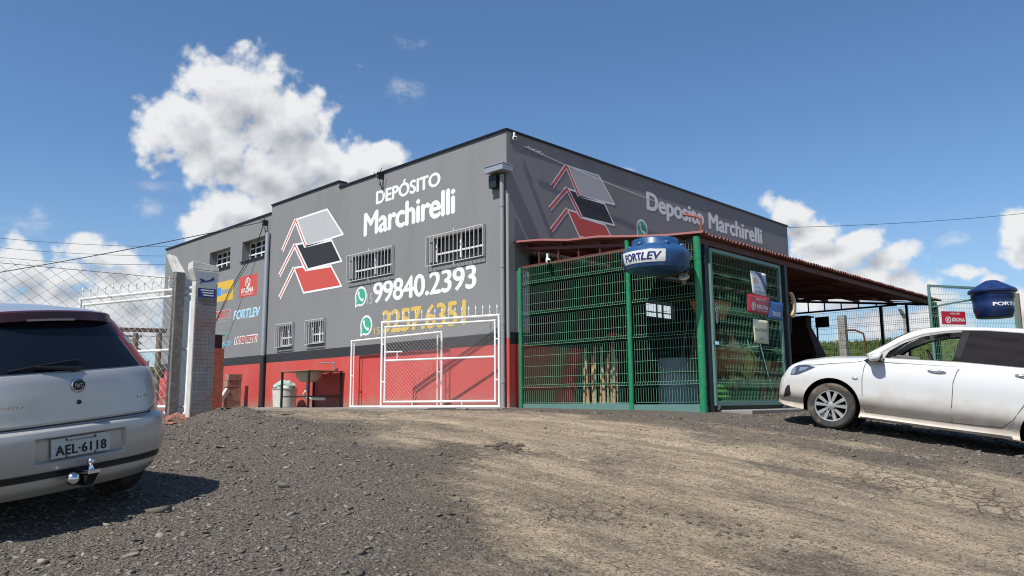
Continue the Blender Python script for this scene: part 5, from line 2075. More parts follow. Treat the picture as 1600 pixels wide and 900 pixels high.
mb.build('lid', 'tank_navy', T2, smooth=True, sharp=40)
for k in range(8):
    a = k * math.pi / 4 + .2
    mb = MB()
    mb.tube([(tc2[0] + .52 * math.cos(a), tc2[1] + .52 * math.sin(a), 2.832), (tc2[0] + .12 * math.cos(a), tc2[1] + .12 * math.sin(a), 3.064)], .014, 6)
    mb.build('rib', 'tank_navy', T2, smooth=True)
rad2 = lambda z: float(np.interp(z, [p[1] for p in prof2[3:9]], [p[0] for p in prof2[3:9]]))
VA2 = math.atan2(CAM.y - tc2[1], CAM.x - tc2[0])
wrap_text(T2, 'FORTLEV', 'sign_white', tc2, rad2, VA2 - .02, VA2 + 1.75, 2.385, 2.475, .04, .012)
# ------------------------------------------------------------------ far open gate with its banner
ga, gb = Vector((4.16, 11.16, 0)), Vector((5.62, 13.42, 0))
gu = (gb - ga).normalized()
gn = Vector((gu.y, -gu.x, 0))
GL = (gb - ga).length
G2 = thing('mesh_gate', 'green wire gate leaf standing open beyond the white car with a navy tank on it', 'gate', tuple(ga))
mb = MB()
Pg = lambda t, z, d=0: ga + gu * t + gn * d + Vector((0, 0, z))
mb.bar(Pg(.03, .05), Pg(.03, 3.02), .06)
mb.bar(Pg(GL - .03, .05), Pg(GL - .03, 2.98), .06)
mb.bar(Pg(.06, 2.99), Pg(GL - .06, 2.95), .055)
mb.bar(Pg(.06, .10), Pg(GL - .06, .10), .055)
mb.bar(Pg(.07, 2.44), Pg(GL - .07, 2.88), .045, .045)
mb.build('frame', 'teal', G2)
mb = MB()
wire_panel(mb, Pg(.07, 0), gu, GL - .14, .13, 2.94, -gn, [.45, 1.05, 1.65, 2.25, 2.6], r=.003)
mb.build('wire_panel', 'green_wire', G2)
K2 = thing('banner', 'crimson banner reading AQUI TEM KRONA on the far gate above the white car', 'banner', tuple(Pg(.65, 2.15, .05)))
kP = lambda s, t, l=0: Pg(.30 + .72 * s, 2.33 - .34 * t, .05 + l)
mb = MB()
mb.hexa([kP(0, 1), kP(1, 1), kP(1, 1, .006), kP(0, 1, .006), kP(0, 0), kP(1, 0), kP(1, 0, .006), kP(0, 0, .006)])
mb.build('sheet', 'sign_crimson', K2)
kQ = lambda s, t, l=.0045: kP(s, t, l + .006)
banner_text(K2, kQ, 'AQUI TEM', 'banner_white', .36, .76, .10, .26, .02)
banner_text(K2, kQ, 'KRONA', 'banner_white', .42, .95, .48, .78, .04)
ring_b(K2, kQ, .26, .65, .25, 2.1)

# ------------------------------------------------------------------ far posts in the field
def plain_post(label, x, y, w, z, matn='concrete', tip=None):
    z0 = float(gz(x, y)[0]) - .2
    mb = MB()
    mb.box(x - w / 2, x + w / 2, y - w / 2, y + w / 2, z0, z)
    o = mb.build('field_post', matn, bevel=.012)
    return tag(o, label, 'post')


plain_post('thick square concrete post in the field right of the maroon barbecue', .93, 13.75, .22, 2.68)
for (x, y, z, ln, lb) in ((.02, 13.0, 2.25, (-.10, -.14), 'bent concrete post in the field left of the maroon barbecue'), (2.38, 15.0, 2.55, (-.10, -.16), 'bent concrete post in the field near the right end of the canopy')):
    bent_post(lb, x, y, z, .13, ln, float(gz(x, y)[0]) - .2, 'concrete', 'field_post')
plain_post('weathered timber pole rising behind the navy tank', 4.95, 16.9, .16, 3.25, 'old_wood')
mb = MB()
mb.tube([(1.05, 13.6, 2.20), (1.3, 13.75, 2.2), (1.5, 13.85, 2.08), (1.52, 13.9, 1.8), (1.5, 13.9, .2)], .03, 8)
o = mb.build('rusty_pipe', 'rust', smooth=True)
tag(o, 'bent rusty pipe standing between the barbecue and the thick concrete post', 'pipe')

# ------------------------------------------------------------------ cameras and lamps
def cctv(label, p, d):
    root = thing('security_camera', label, 'camera', p)
    p, d = Vector(p), Vector(d).normalized()
    mb = MB()
    mb.bar(p, p + d * .16, .075, .07)
    mb.build('body', 'white', root, bevel=.012)
    mb = MB()
    mb.lathe([(0, .161), (.024, .161), (.027, .168), (0, .170)], p, d, 14)
    mb.build('lens', 'ink', root)
    mb = MB()
    mb.bar(p + Vector((0, 0, .02)), p + Vector((0, 0, .12)), .03)
    mb.build('mount', 'white', root)


cctv('tiny white security camera under the roof corner of the warehouse', (.06, .16, 5.27), (.6, -.5, -.25))
cctv('white security camera hanging from the first canopy truss', (.86, .20, 2.72), (.7, -.6, -.3))
FL = thing('flood_lamp', 'small white flood lamp inside the mesh below the blue tank', 'lamp', (3.86, .2, 2.03))
mb = MB()
mb.lathe([(.02, .05), (.075, .045), (.085, .02), (.05, 0), (0, -.005)], (3.80, .14, 2.03), (.2, -.5, .6), 18)
mb.build('head', 'bin_white', FL, smooth=True)
mb = MB()
mb.bar((3.80, .15, 2.03), (3.84, .21, 2.18), .025)
mb.bar((3.80, .13, 1.93), (3.80, .14, 2.02), .04)
mb.build('bracket', 'steel_grey', FL)

# ------------------------------------------------------------------ overhead cables
def cable(label, a, b, sag, r=.012, name='power_line', group=None):
    a, b = Vector(a), Vector(b)
    mb = MB()
    mb.tube([a.lerp(b, i / 24) - Vector((0, 0, sag * 4 * (i / 24) * (1 - i / 24))) for i in range(25)], r, 5)
    o = mb.build(name, 'wire_black')
    tag(o, label, 'cable', group)


cable('highest of the thin black cables crossing the sky at left', (-40.7, -5.6, 9.55), (-26, 9.0, 8.2), .55, .011)
cable('middle black cable of the three crossing the sky at left', (-40.7, -5.6, 9.1), (-26, 9.0, 7.75), .6, .011)
cable('lowest of the three thin black cables crossing the sky at left', (-40.7, -5.6, 8.7), (-26, 9.0, 7.45), .75, .011)
cable('black service cable climbing to the insulator on the warehouse wall', (-21.5, -10.9, 2.75), (-9.45, -.16, 5.12), .22, .013)
cable('thin black wire leaving the far roof corner of the warehouse towards the right', (.02, 12.34, 5.38), (5.5, 28.6, 7.95), .15, .008)

# ================================================================== cars
def crom(xs, ys, q):
    """smooth monotone-ish interpolation (Catmull-Rom on a sorted table)"""
    xs, ys = np.asarray(xs, float), np.asarray(ys, float)
    if xs[0] > xs[-1]:
        xs, ys = xs[::-1], ys[::-1]
    m = np.gradient(ys, xs)
    i = np.clip(np.searchsorted(xs, q) - 1, 0, len(xs) - 2)
    h = xs[i + 1] - xs[i]
    t = np.clip((q - xs[i]) / h, 0, 1)
    d = (ys[i + 1] - ys[i]) / h
    m0, m1 = m[i], m[i + 1]
    lim = 3 * np.abs(d)
    m0 = np.where(m0 * d < 0, 0, np.sign(m0) * np.minimum(np.abs(m0), lim))
    m1 = np.where(m1 * d < 0, 0, np.sign(m1) * np.minimum(np.abs(m1), lim))
    t2, t3 = t * t, t * t * t
    return (2 * t3 - 3 * t2 + 1) * ys[i] + (t3 - 2 * t2 + t) * h * m0 + (-2 * t3 + 3 * t2) * ys[i + 1] + (t3 - t2) * h * m1


def cut_arches(o, centres, r, y0, y1, z):
    root = o.parent
    cut = MB()
    for x in centres:
        for s in (1, -1):
            a, b = sorted((s * y0, s * y1))
            cut.tube([(x, a, z), (x, b, z)], r, 48)
    c = cut.build('cutter', 'car_under', root, local=True)
    md = o.modifiers.new('arch', 'BOOLEAN')
    md.operation = 'DIFFERENCE'
    md.solver = 'EXACT'
    md.object = c
    md.material_mode = 'TRANSFER'
    bpy.context.view_layer.update()
    dg = bpy.context.evaluated_depsgraph_get()
    me = bpy.data.meshes.new_from_object(o.evaluated_get(dg))
    o.modifiers.clear()
    old = o.data
    o.data = me
    me.name = old.name
    bpy.data.meshes.remove(old)
    bpy.data.objects.remove(c)
    me.shade_smooth()
    me.set_sharp_from_angle(angle=R(32))


def wheel(root, x, y, z, s, R_=.305, r=.205, w=.19, spokes=5):
    """tyre, rim and hub; s is the side the face looks to"""
    W = MB()
    h = w / 2
    W.lathe([(r, -h * .9), (R_ * .9, -h), (R_ * .975, -h * .85), (R_, -h * .5), (R_, h * .5), (R_ * .975, h * .85), (R_ * .9, h), (r * 1.02, h * .92), (r * .98, h * .7), (r * .98, -h * .7), (r, -h * .9)], (x, y, z), (0, 1, 0), 56)
    wh = W.build('wheel', 'car_under', root, smooth=True, local=True)
    tyre = MB()
    tyre.lathe([(r * 1.0, -h * .9), (R_ * .9, -h * 1.005), (R_ * .98, -h * .85), (R_ * 1.003, -h * .5), (R_ * 1.003, h * .5), (R_ * .98, h * .85), (R_ * .9, h * 1.005), (r * 1.03, h * .94)], (x, y, z), (0, 1, 0), 64)
    t_ = tyre.build('tyre', 'rubber', wh, smooth=True, local=True)
    rm = MB()
    f = y + s * h * .80
    rm.lathe([(r * 1.02, .0), (r * 1.0, .012), (r * .93, .010), (r * .90, -.03)], (x, f, z), (0, s, 0), 56)
    for k in range(spokes * 2):
        a = 2 * math.pi * (k // 2) / spokes + (.21 if k % 2 else -.21) + .3
        a2 = a + (.07 if k % 2 else -.07)
        p0 = Vector((x + .045 * math.cos(a), f, z + .045 * math.sin(a)))
        p1 = Vector((x + r * .93 * math.cos(a2), f, z + r * .93 * math.sin(a2)))
        d = (p1 - p0).normalized()
        n = Vector((-d.z, 0, d.x))
        yv = Vector((0, s, 0))
        w0, w1 = .017, .029
        rm.hexa([p0 - n * w0 - yv * .02, p0 + n * w0 - yv * .02, p1 + n * w1 - yv * .025, p1 - n * w1 - yv * .025, p0 - n * w0 * .8 + yv * .004, p0 + n * w0 * .8 + yv * .004, p1 + n * w1 * .8 + yv * .008, p1 - n * w1 * .8 + yv * .008])
    rm.lathe([(0, .010), (.03, .010), (.055, .004), (.06, -.02)], (x, f, z), (0, s, 0), 24)
    rm.build('rim', 'rim', wh, smooth=True, local=True, sharp=30)
    for k in range(4):
        hb = MB()
        a = k * math.pi / 2 + .5
        hb.lathe([(.011, .0), (.011, .012), (0, .013)], (x + .055 * math.cos(a), f - s * .0, z + .055 * math.sin(a)), (0, s, 0), 8)
        hb.build('lug_nut', 'ink', wh, local=True)
    return wh


# ------------------------------------------------------------------ white hatchback on the right
WC = thing('white_car', 'white hatchback nose to the wire gate with dark curtain over its rear window', 'car', (5.8285, .7771, -.2616), (0.0, -.15107, 3.36188))
ST = np.array([(.80, .34, .25, .50, .52), (.77, .29, .42, .56, .58), (.735, .255, .58, .585, .605), (.68, .235, .685, .635, .655), (.635, .22, .72, .715, .735), (.585, .21, .75, .765, .792), (.48, .20, .79, .81, .868), (.30, .19, .835, .855, .922), (.10, .19, .855, .90, .968), (-.15, .19, .866, .925, 1.0), (-.40, .19, .87, .945, 1.03), (-.60, .19, .87, .958, .985), (-1.4, .19, .872, .99, .985), (-2.1, .19, .872, 1.01, 1.0), (-2.6, .19, .865, 1.02, 1.01), (-3.0, .22, .84, 1.02, 1.01), (-3.2, .28, .75, 1.0, 1.0), (-3.3, .40, .55, .95, .95)])[::-1]
ZF = [0, 0, .004, .045, .13, .305, .53, .73, .92, 1.0]
YF = [(0, 0), (.7, 0), (1, -.06), (1, -.072), (1, -.085), (1, -.006), (1, 0), (1, -.004), (1, -.038), (1, -.066)]


def wsec(x):
    zb, ym, zs, zt = [float(crom(ST[:, 0], ST[:, k], np.array([x]))[0]) for k in (1, 2, 3, 4)]
    sc = min(1, ym / .8)
    pts = [(a * ym + b * sc, zb + (zs - zb) * f) for (a, b), f in zip(YF, ZF)]
    pts += [(ym - .14 * sc, zs + (zt - zs) * .45), (ym * .55, zt - (zt - zs) * .12), (0, zt)]
    return pts


def side_y(x, z):
    p = densify(wsec(x), 3)[6:28]
    return float(np.interp(z, p[:, 1], p[:, 0]))


def densify(p, k=4):
    """smooth the section polyline with Catmull-Rom subdivision"""
    p = np.array(p)
    out = []
    for i in range(len(p) - 1):
        p0, p1, p2, p3 = p[max(i - 1, 0)], p[i], p[i + 1], p[min(i + 2, len(p) - 1)]
        for j in range(k):
            t = j / k
            out.append(.5 * ((2 * p1) + (-p0 + p2) * t + (2 * p0 - 5 * p1 + 4 * p2 - p3) * t * t + (-p0 + 3 * p1 - 3 * p2 + p3) * t ** 3))
    out.append(p[-1])
    return np.array(out)


xs_ = np.concatenate([np.linspace(-3.3, -2.95, 10)[:-1], np.linspace(-2.95, .25, 66)[:-1], np.linspace(.25, .80, 26)])
rings = []
for x in xs_:
    h = densify(wsec(float(x)), 3)
    full = [(x, y, z) for y, z in h] + [(x, -y, z) for y, z in h[-2:0:-1]]
    rings.append(full)
nr = len(rings[0])
vs = [p for r_ in rings for p in r_]
fs = []
for i in range(len(rings) - 1):
    for k in range(nr):
        k2 = (k + 1) % nr
        fs.append((i * nr + k, i * nr + k2, (i + 1) * nr + k2, (i + 1) * nr + k))
fs.append(tuple(range(nr)))
fs.append(tuple(range((len(rings) - 1) * nr, len(rings) * nr))[::-1])
mb = MB()
mb.add(vs, fs)
body = mb.build('body', 'car_white', WC, smooth=True, local=True, sharp=40)
cut_arches(body, (.005, -2.47), .362, .56, 1.0, .305)
for (x, R0) in ((0, .302), (-2.47, .302)):
    for s in (1, -1):
        wheel(WC, x, s * .750, .300, s, R0, .205)
        mb = MB()
        mb.lathe([(.352, 0), (.366, .006), (.366, .016), (.352, .018)], (x + .005, s * .855, .305), (0, s, 0), 48)


def spatch(top, bot, n, off, s, m=8, surf=side_y):
    """patch on the car's side between two (x, z) polylines"""
    def rs(pl, t):
        pl = np.array(pl)
        d = np.r_[0, np.cumsum(np.hypot(*np.diff(pl, axis=0).T))]
        return np.array([np.interp(t * d[-1], d, pl[:, 0]), np.interp(t * d[-1], d, pl[:, 1])])
    vs, fs = [], []
    for i in range(n + 1):
        a, b = rs(top, i / n), rs(bot, i / n)
        for j in range(m + 1):
            q = b + (a - b) * j / m
            vs.append((q[0], s * (surf(q[0], q[1]) + off), q[1]))
    for i in range(n):
        for j in range(m):
            k = i * (m + 1) + j
            fs.append((k, k + 1, k + m + 2, k + m + 1))
    return vs, fs


def sline(mb, pl, w, off, s, surf=side_y):
    pl = [np.array(p, float) for p in pl]
    for i in range(len(pl) - 1):
        a, b = pl[i], pl[i + 1]
        d = (b - a) / (np.hypot(*(b - a)) + 1e-9)
        n = np.array((-d[1], d[0])) * w / 2
        q = [a - n - d * .001, b - n + d * .001, b + n + d * .001, a + n - d * .001]
        mb.add([(p[0], s * (surf(p[0], p[1]) + off), p[1]) for p in q], [(0, 1, 2, 3)])


tum = lambda x, z: .80 - .535 * (z - .97)
FD_F = [(-.415, .285), (-.372, .50), (-.352, .70), (-.362, .86), (-.385, .935)]
FD_R = [(-1.405, .298), (-1.388, .50), (-1.382, .80), (-1.41, .92), (-1.435, .975)]
RD_R = [(-1.93, .325), (-2.03, .43), (-2.125, .62), (-2.18, .80), (-2.22, .99)]
for s in (1, -1):
    vs, fs = spatch(FD_F, FD_R, 16, .003, s, 20)
    mb = MB()
    mb.add(vs, fs)
    dr = mb.build('door', 'car_white', WC, smooth=True, local=True)
    mb = MB()
    sline(mb, FD_F, .007, .010, s)
    sline(mb, FD_R, .007, .010, s)
    sline(mb, [(-.415, .285), (-.9, .289), (-1.405, .298)], .006, .0045, s)
    mb.build('shut_line', 'seam', dr, local=True)
    vs, fs = spatch([(x - .006, z) for x, z in FD_R], RD_R, 14, .003, s, 20)
    mb = MB()
    mb.add(vs, fs)
    dr2 = mb.build('door', 'car_white', WC, smooth=True, local=True)
    mb = MB()
    sline(mb, RD_R, .007, .010, s)
    sline(mb, [(-1.41, .298), (-1.7, .31), (-1.93, .325)], .006, .0045, s)
    mb.build('shut_line', 'seam', dr2, local=True)
    for par, x0, x1, z in ((dr, -1.09, -1.30, .905), (dr2, -2.01, -2.20, .965)):
        mb = MB()
        y = side_y((x0 + x1) / 2, z)
        mb.ball(((x0 + x1) / 2, s * (y + .012), z), .1, 16, (abs(x1 - x0) / .2, .22, .20))
        mb.build('handle', 'chrome', par, smooth=True, local=True)
    # glasshouse: white cant rail, charcoal pillar, curtain
    OUT = [(-.37, 1.025), (-.565, 1.168), (-.715, 1.295), (-.885, 1.398), (-1.06, 1.455), (-1.32, 1.492), (-1.7, 1.525), (-2.07, 1.545), (-2.6, 1.52), (-3.0, 1.42)]
    INN = [(-.49, 1.015), (-.60, 1.118), (-.775, 1.252), (-.99, 1.362), (-1.24, 1.432), (-1.42, 1.462), (-1.7, 1.485), (-2.07, 1.49), (-2.5, 1.46), (-2.85, 1.36)]
    vs, fs = spatch(OUT, INN, 40, .0, s, 3, tum)
    mb = MB()
    mb.add(vs, fs)
    o = mb.build('roof_rail', 'car_white', WC, smooth=True, local=True)
    so = o.modifiers.new('t', 'SOLIDIFY')
    so.thickness = .03
    so.offset = 0
    TR = [(-.585, 1.0), (-.625, 1.098), (-.785, 1.226), (-1.0, 1.338), (-1.245, 1.41), (-1.42, 1.438)]
    vs, fs = spatch(INN[:6], TR, 24, .002, s, 2, tum)
    mb = MB()
    mb.add(vs, fs)
    vs, fs = spatch([(-.49, 1.02), (-.58, 1.00), (-1.35, 1.052), (-1.44, 1.055)], [(-.49, .945), (-.58, .952), (-1.35, .975), (-1.44, .98)], 12, .004, s, 2, tum)
    o = mb.build('window_trim', 'car_trim', WC, local=True)
    so = o.modifiers.new('t', 'SOLIDIFY')
    so.thickness = .016
    so.offset = 0
    # belt between the door skin and the window sill
    vs, fs = spatch([(-.40, 1.03), (-.58, .996), (-1.0, 1.022), (-1.43, 1.046), (-2.1, 1.056), (-2.9, 1.06)], [(-.40, .93), (-.58, .945), (-1.0, .962), (-1.43, .975), (-2.1, .995), (-2.9, 1.0)], 24, .0, s, 3, lambda x, z: .812 - .42 * (z - .955))
    mb = MB()
    mb.add(vs, fs)
    o = mb.build('belt', 'car_white', WC, smooth=True, local=True)
    so = o.modifiers.new('t', 'SOLIDIFY')
    so.thickness = .02
    so.offset = 0
    mb = MB()
    sline(mb, [(-.58, 1.0), (-1.0, 1.024), (-1.43, 1.048), (-2.1, 1.058), (-2.8, 1.06)], .020, .010, s, lambda x, z: .812 - .42 * (z - .955))
    mb.build('belt_trim', 'car_trim', WC, local=True)
    vs, fs = spatch([(-1.348, 1.05), (-1.425, 1.455)], [(-1.434, 1.05), (-1.518, 1.47)], 4, .003, s, 6, tum)
    mb = MB()
    mb.add(vs, fs)
    o = mb.build('pillar', 'car_pillar', WC, smooth=True, local=True)
    so = o.modifiers.new('t', 'SOLIDIFY')
    so.thickness = .05
    so.offset = -1
    wav = lambda x, z: tum(x, z) + .012 + .010 * math.sin(z * 42 + 3 * math.sin(x * 2.2) + 2.5 * x) * math.exp(-((z - 1.12 - .25 * (math.sin(x * 3) > .2)) / .16) ** 2) + .004 * math.sin(x * 9 + z * 26)
    vs, fs = spatch([(-1.512, 1.472), (-1.8, 1.484), (-2.1, 1.489), (-2.5, 1.455), (-2.82, 1.36)], [(-1.436, 1.044), (-1.8, 1.05), (-2.1, 1.052), (-2.5, 1.055), (-2.86, 1.06)], 70, .0, s, 40, wav)
    mb = MB()
    mb.add(vs, fs)
    o = mb.build('curtain', 'curtain', WC, smooth=True, local=True, sharp=180)
    vs, fs = spatch([(-2.82, 1.37), (-3.0, 1.43), (-3.25, 1.08)], [(-2.86, 1.055), (-3.0, 1.05), (-3.25, 1.0)], 6, .0, s, 6, tum)
    mb = MB()
    mb.add(vs, fs)
    mb.build('pillar', 'car_white', WC, smooth=True, local=True)
    # door mirror
    mb = MB()
    bm = bmesh.new()
    bmesh.ops.create_icosphere(bm, subdivisions=3, radius=1)
    vv = []
    for v in bm.verts:
        c = v.co
        sq = lambda t: math.copysign(abs(t) ** .72, t)
        vv.append((-.50 + sq(c.x) * .068 - .03 * c.z - .02 * c.y * s, s * (.945 + sq(c.y) * .105), 1.0 + sq(c.z) * .056))
    mb.add(vv, [[v.index for v in f.verts] for f in bm.faces])
    bm.free()
    mir = mb.build('mirror', 'car_white', WC, smooth=True, local=True)
    mb = MB()
    mb.hexa([(-.34, s * .80, .945), (-.60, s * .80, .95), (-.58, s * .90, .945), (-.43, s * .90, .94), (-.47, s * .79, 1.03), (-.60, s * .79, 1.0), (-.57, s * .90, .975), (-.45, s * .90, .975)])
    mb.build('mirror_base', 'car_trim', mir, local=True)
    mb = MB()
    mb.ball((-.572, s * .955, 1.005), .1, 16, (.08, .95, .52))
    mb.build('mirror_glass', 'dark_glass', mir, smooth=True, local=True)
    # lamps, fog recess, badge, mud flap strip
    vs, fs = spatch([(.245, .786), (.38, .806), (.47, .790), (.535, .752)], [(.25, .780), (.36, .715), (.47, .655), (.57, .640)], 14, .004, s, 8)
    mb = MB()
    mb.add(vs, fs)
    hl = mb.build('headlight', 'headlamp', WC, smooth=True, local=True)
    vs, fs = spatch([(.50, .755), (.535, .745), (.56, .72)], [(.51, .668), (.54, .655), (.572, .66)], 6, .006, s, 5)
    mb = MB()
    mb.add(vs, fs)
    vs, fs = spatch([(.33, .775), (.45, .765)], [(.37, .735), (.46, .70)], 5, .0055, s, 3)
    mb.add(vs, fs)
    mb.build('reflector', 'lens_grey', hl, smooth=True, local=True)
    vs, fs = spatch([(.565, .505), (.60, .49), (.625, .44)], [(.535, .38), (.58, .345), (.64, .325)], 8, .004, s, 5)
    mb = MB()
    mb.add(vs, fs)
    mb.build('fog_recess', 'car_trim', WC, local=True)
    mb = MB()
    mb.ball((-.27, s * (side_y(-.27, .695) + .002), .695), .1, 12, (.40, .05, .20))
    mb.build('badge', 'lens_grey', WC, smooth=True, local=True)
    vs, fs = spatch([(-.36, .262), (-1.2, .272), (-2.02, .300)], [(-.36, .222), (-1.2, .226), (-2.04, .236)], 20, .055, s, 3)
    mb = MB()
    mb.add(vs, fs)
    mb.build('sill', 'car_white', WC, smooth=True, local=True)
    mb = MB()
    sline(mb, [(.40, .80), (.25, .815), (.0, .868), (-.2, .905), (-.33, .93)], .005, .008, s)
    mb.build('bonnet_line', 'car_under', WC, local=True)

# roof, windscreen, rear screen
rx = np.linspace(-1.02, -3.0, 26)
zo = crom([-.37, -.565, -.715, -.885, -1.06, -1.32, -1.7, -2.07, -2.6, -3.0][::-1], [1.025, 1.168, 1.295, 1.398, 1.455, 1.492, 1.525, 1.545, 1.52, 1.42][::-1], rx)
vs, fs = [], []
for i, x in enumerate(rx):
    yo = tum(x, zo[i])
    for j in range(17):
        t = -1 + 2 * j / 16
        vs.append((x, yo * t, zo[i] + .035 * (1 - t * t) + .002))
for i in range(len(rx) - 1):
    for j in range(16):
        k = i * 17 + j
        fs.append((k, k + 1, k + 18, k + 17))
mb = MB()
mb.add(vs, fs)
o = mb.build('roof', 'car_white', WC, smooth=True, local=True)
so = o.modifiers.new('t', 'SOLIDIFY')
so.thickness = .02
so.offset = -1
wx = np.linspace(-.36, -1.05, 12)
zw = crom([-.37, -.565, -.715, -.885, -1.06][::-1], [1.025, 1.168, 1.295, 1.398, 1.455][::-1], wx)
vs, fs = [], []
for i, x in enumerate(wx):
    yo = tum(x, zw[i]) - .01
    for j in range(13):
        t = -1 + 2 * j / 12
        vs.append((x + .10 * (1 - t * t), yo * t, zw[i] + .02 * (1 - t * t) - .004))
for i in range(11):
    for j in range(12):
        k = i * 13 + j
        fs.append((k, k + 1, k + 14, k + 13))
mb = MB()
mb.add(vs, fs)
mb.build('windscreen', 'clear_glass', WC, smooth=True, local=True)
mb = MB()
mb.hexa([(-3.25, -.775, .96), (-3.25, .775, .96), (-3.10, .775, .96), (-3.10, -.775, .96), (-3.02, -.55, 1.445), (-3.02, .55, 1.445), (-2.95, .55, 1.445), (-2.95, -.55, 1.445)])
tg = mb.build('tailgate', 'car_white', WC, local=True, bevel=.02)
mb = MB()
mb.hexa([(-3.225, -.66, 1.06), (-3.225, .66, 1.06), (-3.20, .66, 1.06), (-3.20, -.66, 1.06), (-3.055, -.50, 1.40), (-3.055, .50, 1.40), (-3.03, .50, 1.40), (-3.03, -.50, 1.40)])
mb.build('rear_screen', 'tint', tg, local=True)
for s in (1, -1):
    vs, fs = spatch([(-2.90, .965), (-3.16, .965)], [(-2.98, .80), (-3.18, .80)], 10, .006, s, 6)
    mb = MB()
    mb.add(vs, fs)
    mb.build('tail_light', 'lamp_red', WC, smooth=True, local=True)
# cabin
mb = MB()
mb.box(-.95, -.45, -.70, .70, .96, 1.04)
mb.box(-1.0, -.7, -.70, .70, .94, 1.07)
mb.build('dashboard', 'dash', WC, local=True, bevel=.03)
mb = MB()
mb.lathe([(.175 + .014 * math.cos(a), .014 * math.sin(a)) for a in np.linspace(0, 6.2832, 9)], (-1.12, .36, 1.02), (-.9, 0, .45), 30)
mb.bar((-1.12, .36, 1.02), (-.9, .36, .95), .06)
mb.bar((-1.12, .20, 1.02), (-1.12, .52, 1.02), .03)
mb.build('steering_wheel', 'car_trim', WC, smooth=True, local=True)
for sy in (.36, -.36):
    mb = MB()
    mb.box(-1.95, -1.78, sy - .22, sy + .22, .9, 1.22)
    mb.box(-1.93, -1.84, sy - .12, sy + .12, 1.25, 1.38)
    mb.build('seat', 'seat', WC, local=True, bevel=.04)
    mb = MB()
    mb.hexa([(-1.05, sy - .18, 1.375), (-1.08, sy + .18, 1.375), (-1.08, sy + .18, 1.385), (-1.05, sy - .18, 1.385), (-1.24, sy - .18, 1.425), (-1.24, sy + .18, 1.425), (-1.24, sy + .18, 1.435), (-1.24, sy - .18, 1.435)])
    mb.build('sun_visor', 'dash', WC, local=True)
mb = MB()
mb.box(-1.02, -.98, -.11, .11, 1.34, 1.40)
mb.build('rear_view_mirror', 'car_trim', WC, local=True, bevel=.01)
# front grille, bumper vents and number plate area on the nose
mb = MB()
mb.box(.745, .792, -.33, .33, .40, .47)
mb.build('grille', 'car_trim', WC, local=True, bevel=.01)
mb = MB()
mb.tube([(-.36, -.55, 1.025), (-.45, 0, 1.05), (-.44, .50, 1.035)], .012, 6)
mb.build('wiper', 'car_trim', WC, local=True)

# ------------------------------------------------------------------ silver hatchback on the left, seen from behind
SC = thing('silver_car', 'dusty silver hatchback seen from behind with tow ball and dark rear window', 'car', (4.347, -8.563, -.677), (-.102, -.029, 3.437))
ZK = [.22, .28, .32, .38, .45, .55, .63, .655, .672, .70, .80, .90, 1.0, 1.04, 1.10, 1.25, 1.38, 1.425, 1.44, 1.46, 1.49, 1.52, 1.545, 1.56]
XR = [.10, .045, .03, .02, .005, .0, .004, .014, .050, .055, .065, .075, .095, .115, .150, .245, .335, .365, .375, .40, .55, .80, 1.05, 1.3]
HW = [.76, .79, .805, .825, .84, .845, .845, .842, .835, .832, .836, .832, .815, .80, .765, .700, .635, .610, .600, .585, .545, .49, .40, .26]
AC = [.50, .46, .45, .43, .40, .40, .40, .40, .42, .43, .44, .46, .48, .48, .48, .46, .44, .44, .44, .44, .50, .55, .6, .6]
FX = [3.75, 3.9, 3.95, 4.0, 4.0, 3.98, 3.95, 3.93, 3.92, 3.9, 3.7, 3.3, 2.95, 2.85, 2.72, 2.45, 2.2, 2.1, 2.07, 2.02, 1.95, 1.85, 1.75, 1.65]
NE = 3.0


def rear_x(y, z, plain=False):
    z = np.asarray(z, float)
    w, a, x0 = crom(ZK, HW, z), crom(ZK, AC, z), crom(ZK, XR, z)
    t = np.clip(np.abs(y) / w, 0, 1)
    x = x0 + a * (1 - np.maximum(1 - t ** NE, 0) ** (1 / NE))
    if not plain:
        # number plate recess pressed into the bumper, swage across the hatch
        bx = sstep(np.abs(y), .335, .305) * sstep(z, .437, .455) * sstep(z, .608, .588)
        x = x + .042 * bx
        x = x + .012 * sstep(np.abs(y), .80, .60) * np.exp(-((z - .345) / .028) ** 2)
    return x


zs_ = np.unique(np.concatenate([np.linspace(.22, .43, 12), np.linspace(.43, .46, 7), np.linspace(.46, .58, 7), np.linspace(.58, .70, 22), np.linspace(.70, 1.0, 14), np.linspace(1.0, 1.44, 20), np.linspace(1.44, 1.56, 16)]).round(4))
tt = np.concatenate([np.linspace(-1, -.93, 10)[:-1], np.linspace(-.93, -.42, 22)[:-1], np.linspace(-.42, -.34, 8)[:-1], np.linspace(-.34, .34, 26)[:-1], np.linspace(.34, .42, 8)[:-1], np.linspace(.42, .93, 22)[:-1], np.linspace(.93, 1, 10)])
rings = []
for z in zs_:
    w, fx = float(crom(ZK, HW, np.array([z]))[0]), float(crom(ZK, FX, np.array([z]))[0])
    # the straight corner spots need a denser y sampling
    yy = w * np.sign(tt) * np.abs(tt) ** .92
    rr_ = [(float(rear_x(y, z)), float(y), z) for y in yy]
    x_end = rr_[-1][0]
    ff = []
    for k in range(1, 10):
        t = k / 10
        ff.append((x_end + (fx - .8 - x_end) * t if fx - .8 > x_end else x_end + (fx - x_end) * .5 * t, w, z))
    sx = ff[-1][0]
    arc = []
    for k in range(0, 25):
        t = 1 - 2 * k / 24
        arc.append((sx + (fx - sx) * (1 - abs(t) ** 2.6) ** (1 / 2.6), w * t, z))
    rings.append(rr_ + ff + arc + [(p[0], -p[1], z) for p in ff[::-1]])
nr = len(rings[0])
vs = [p for r_ in rings for p in r_]
fs = []
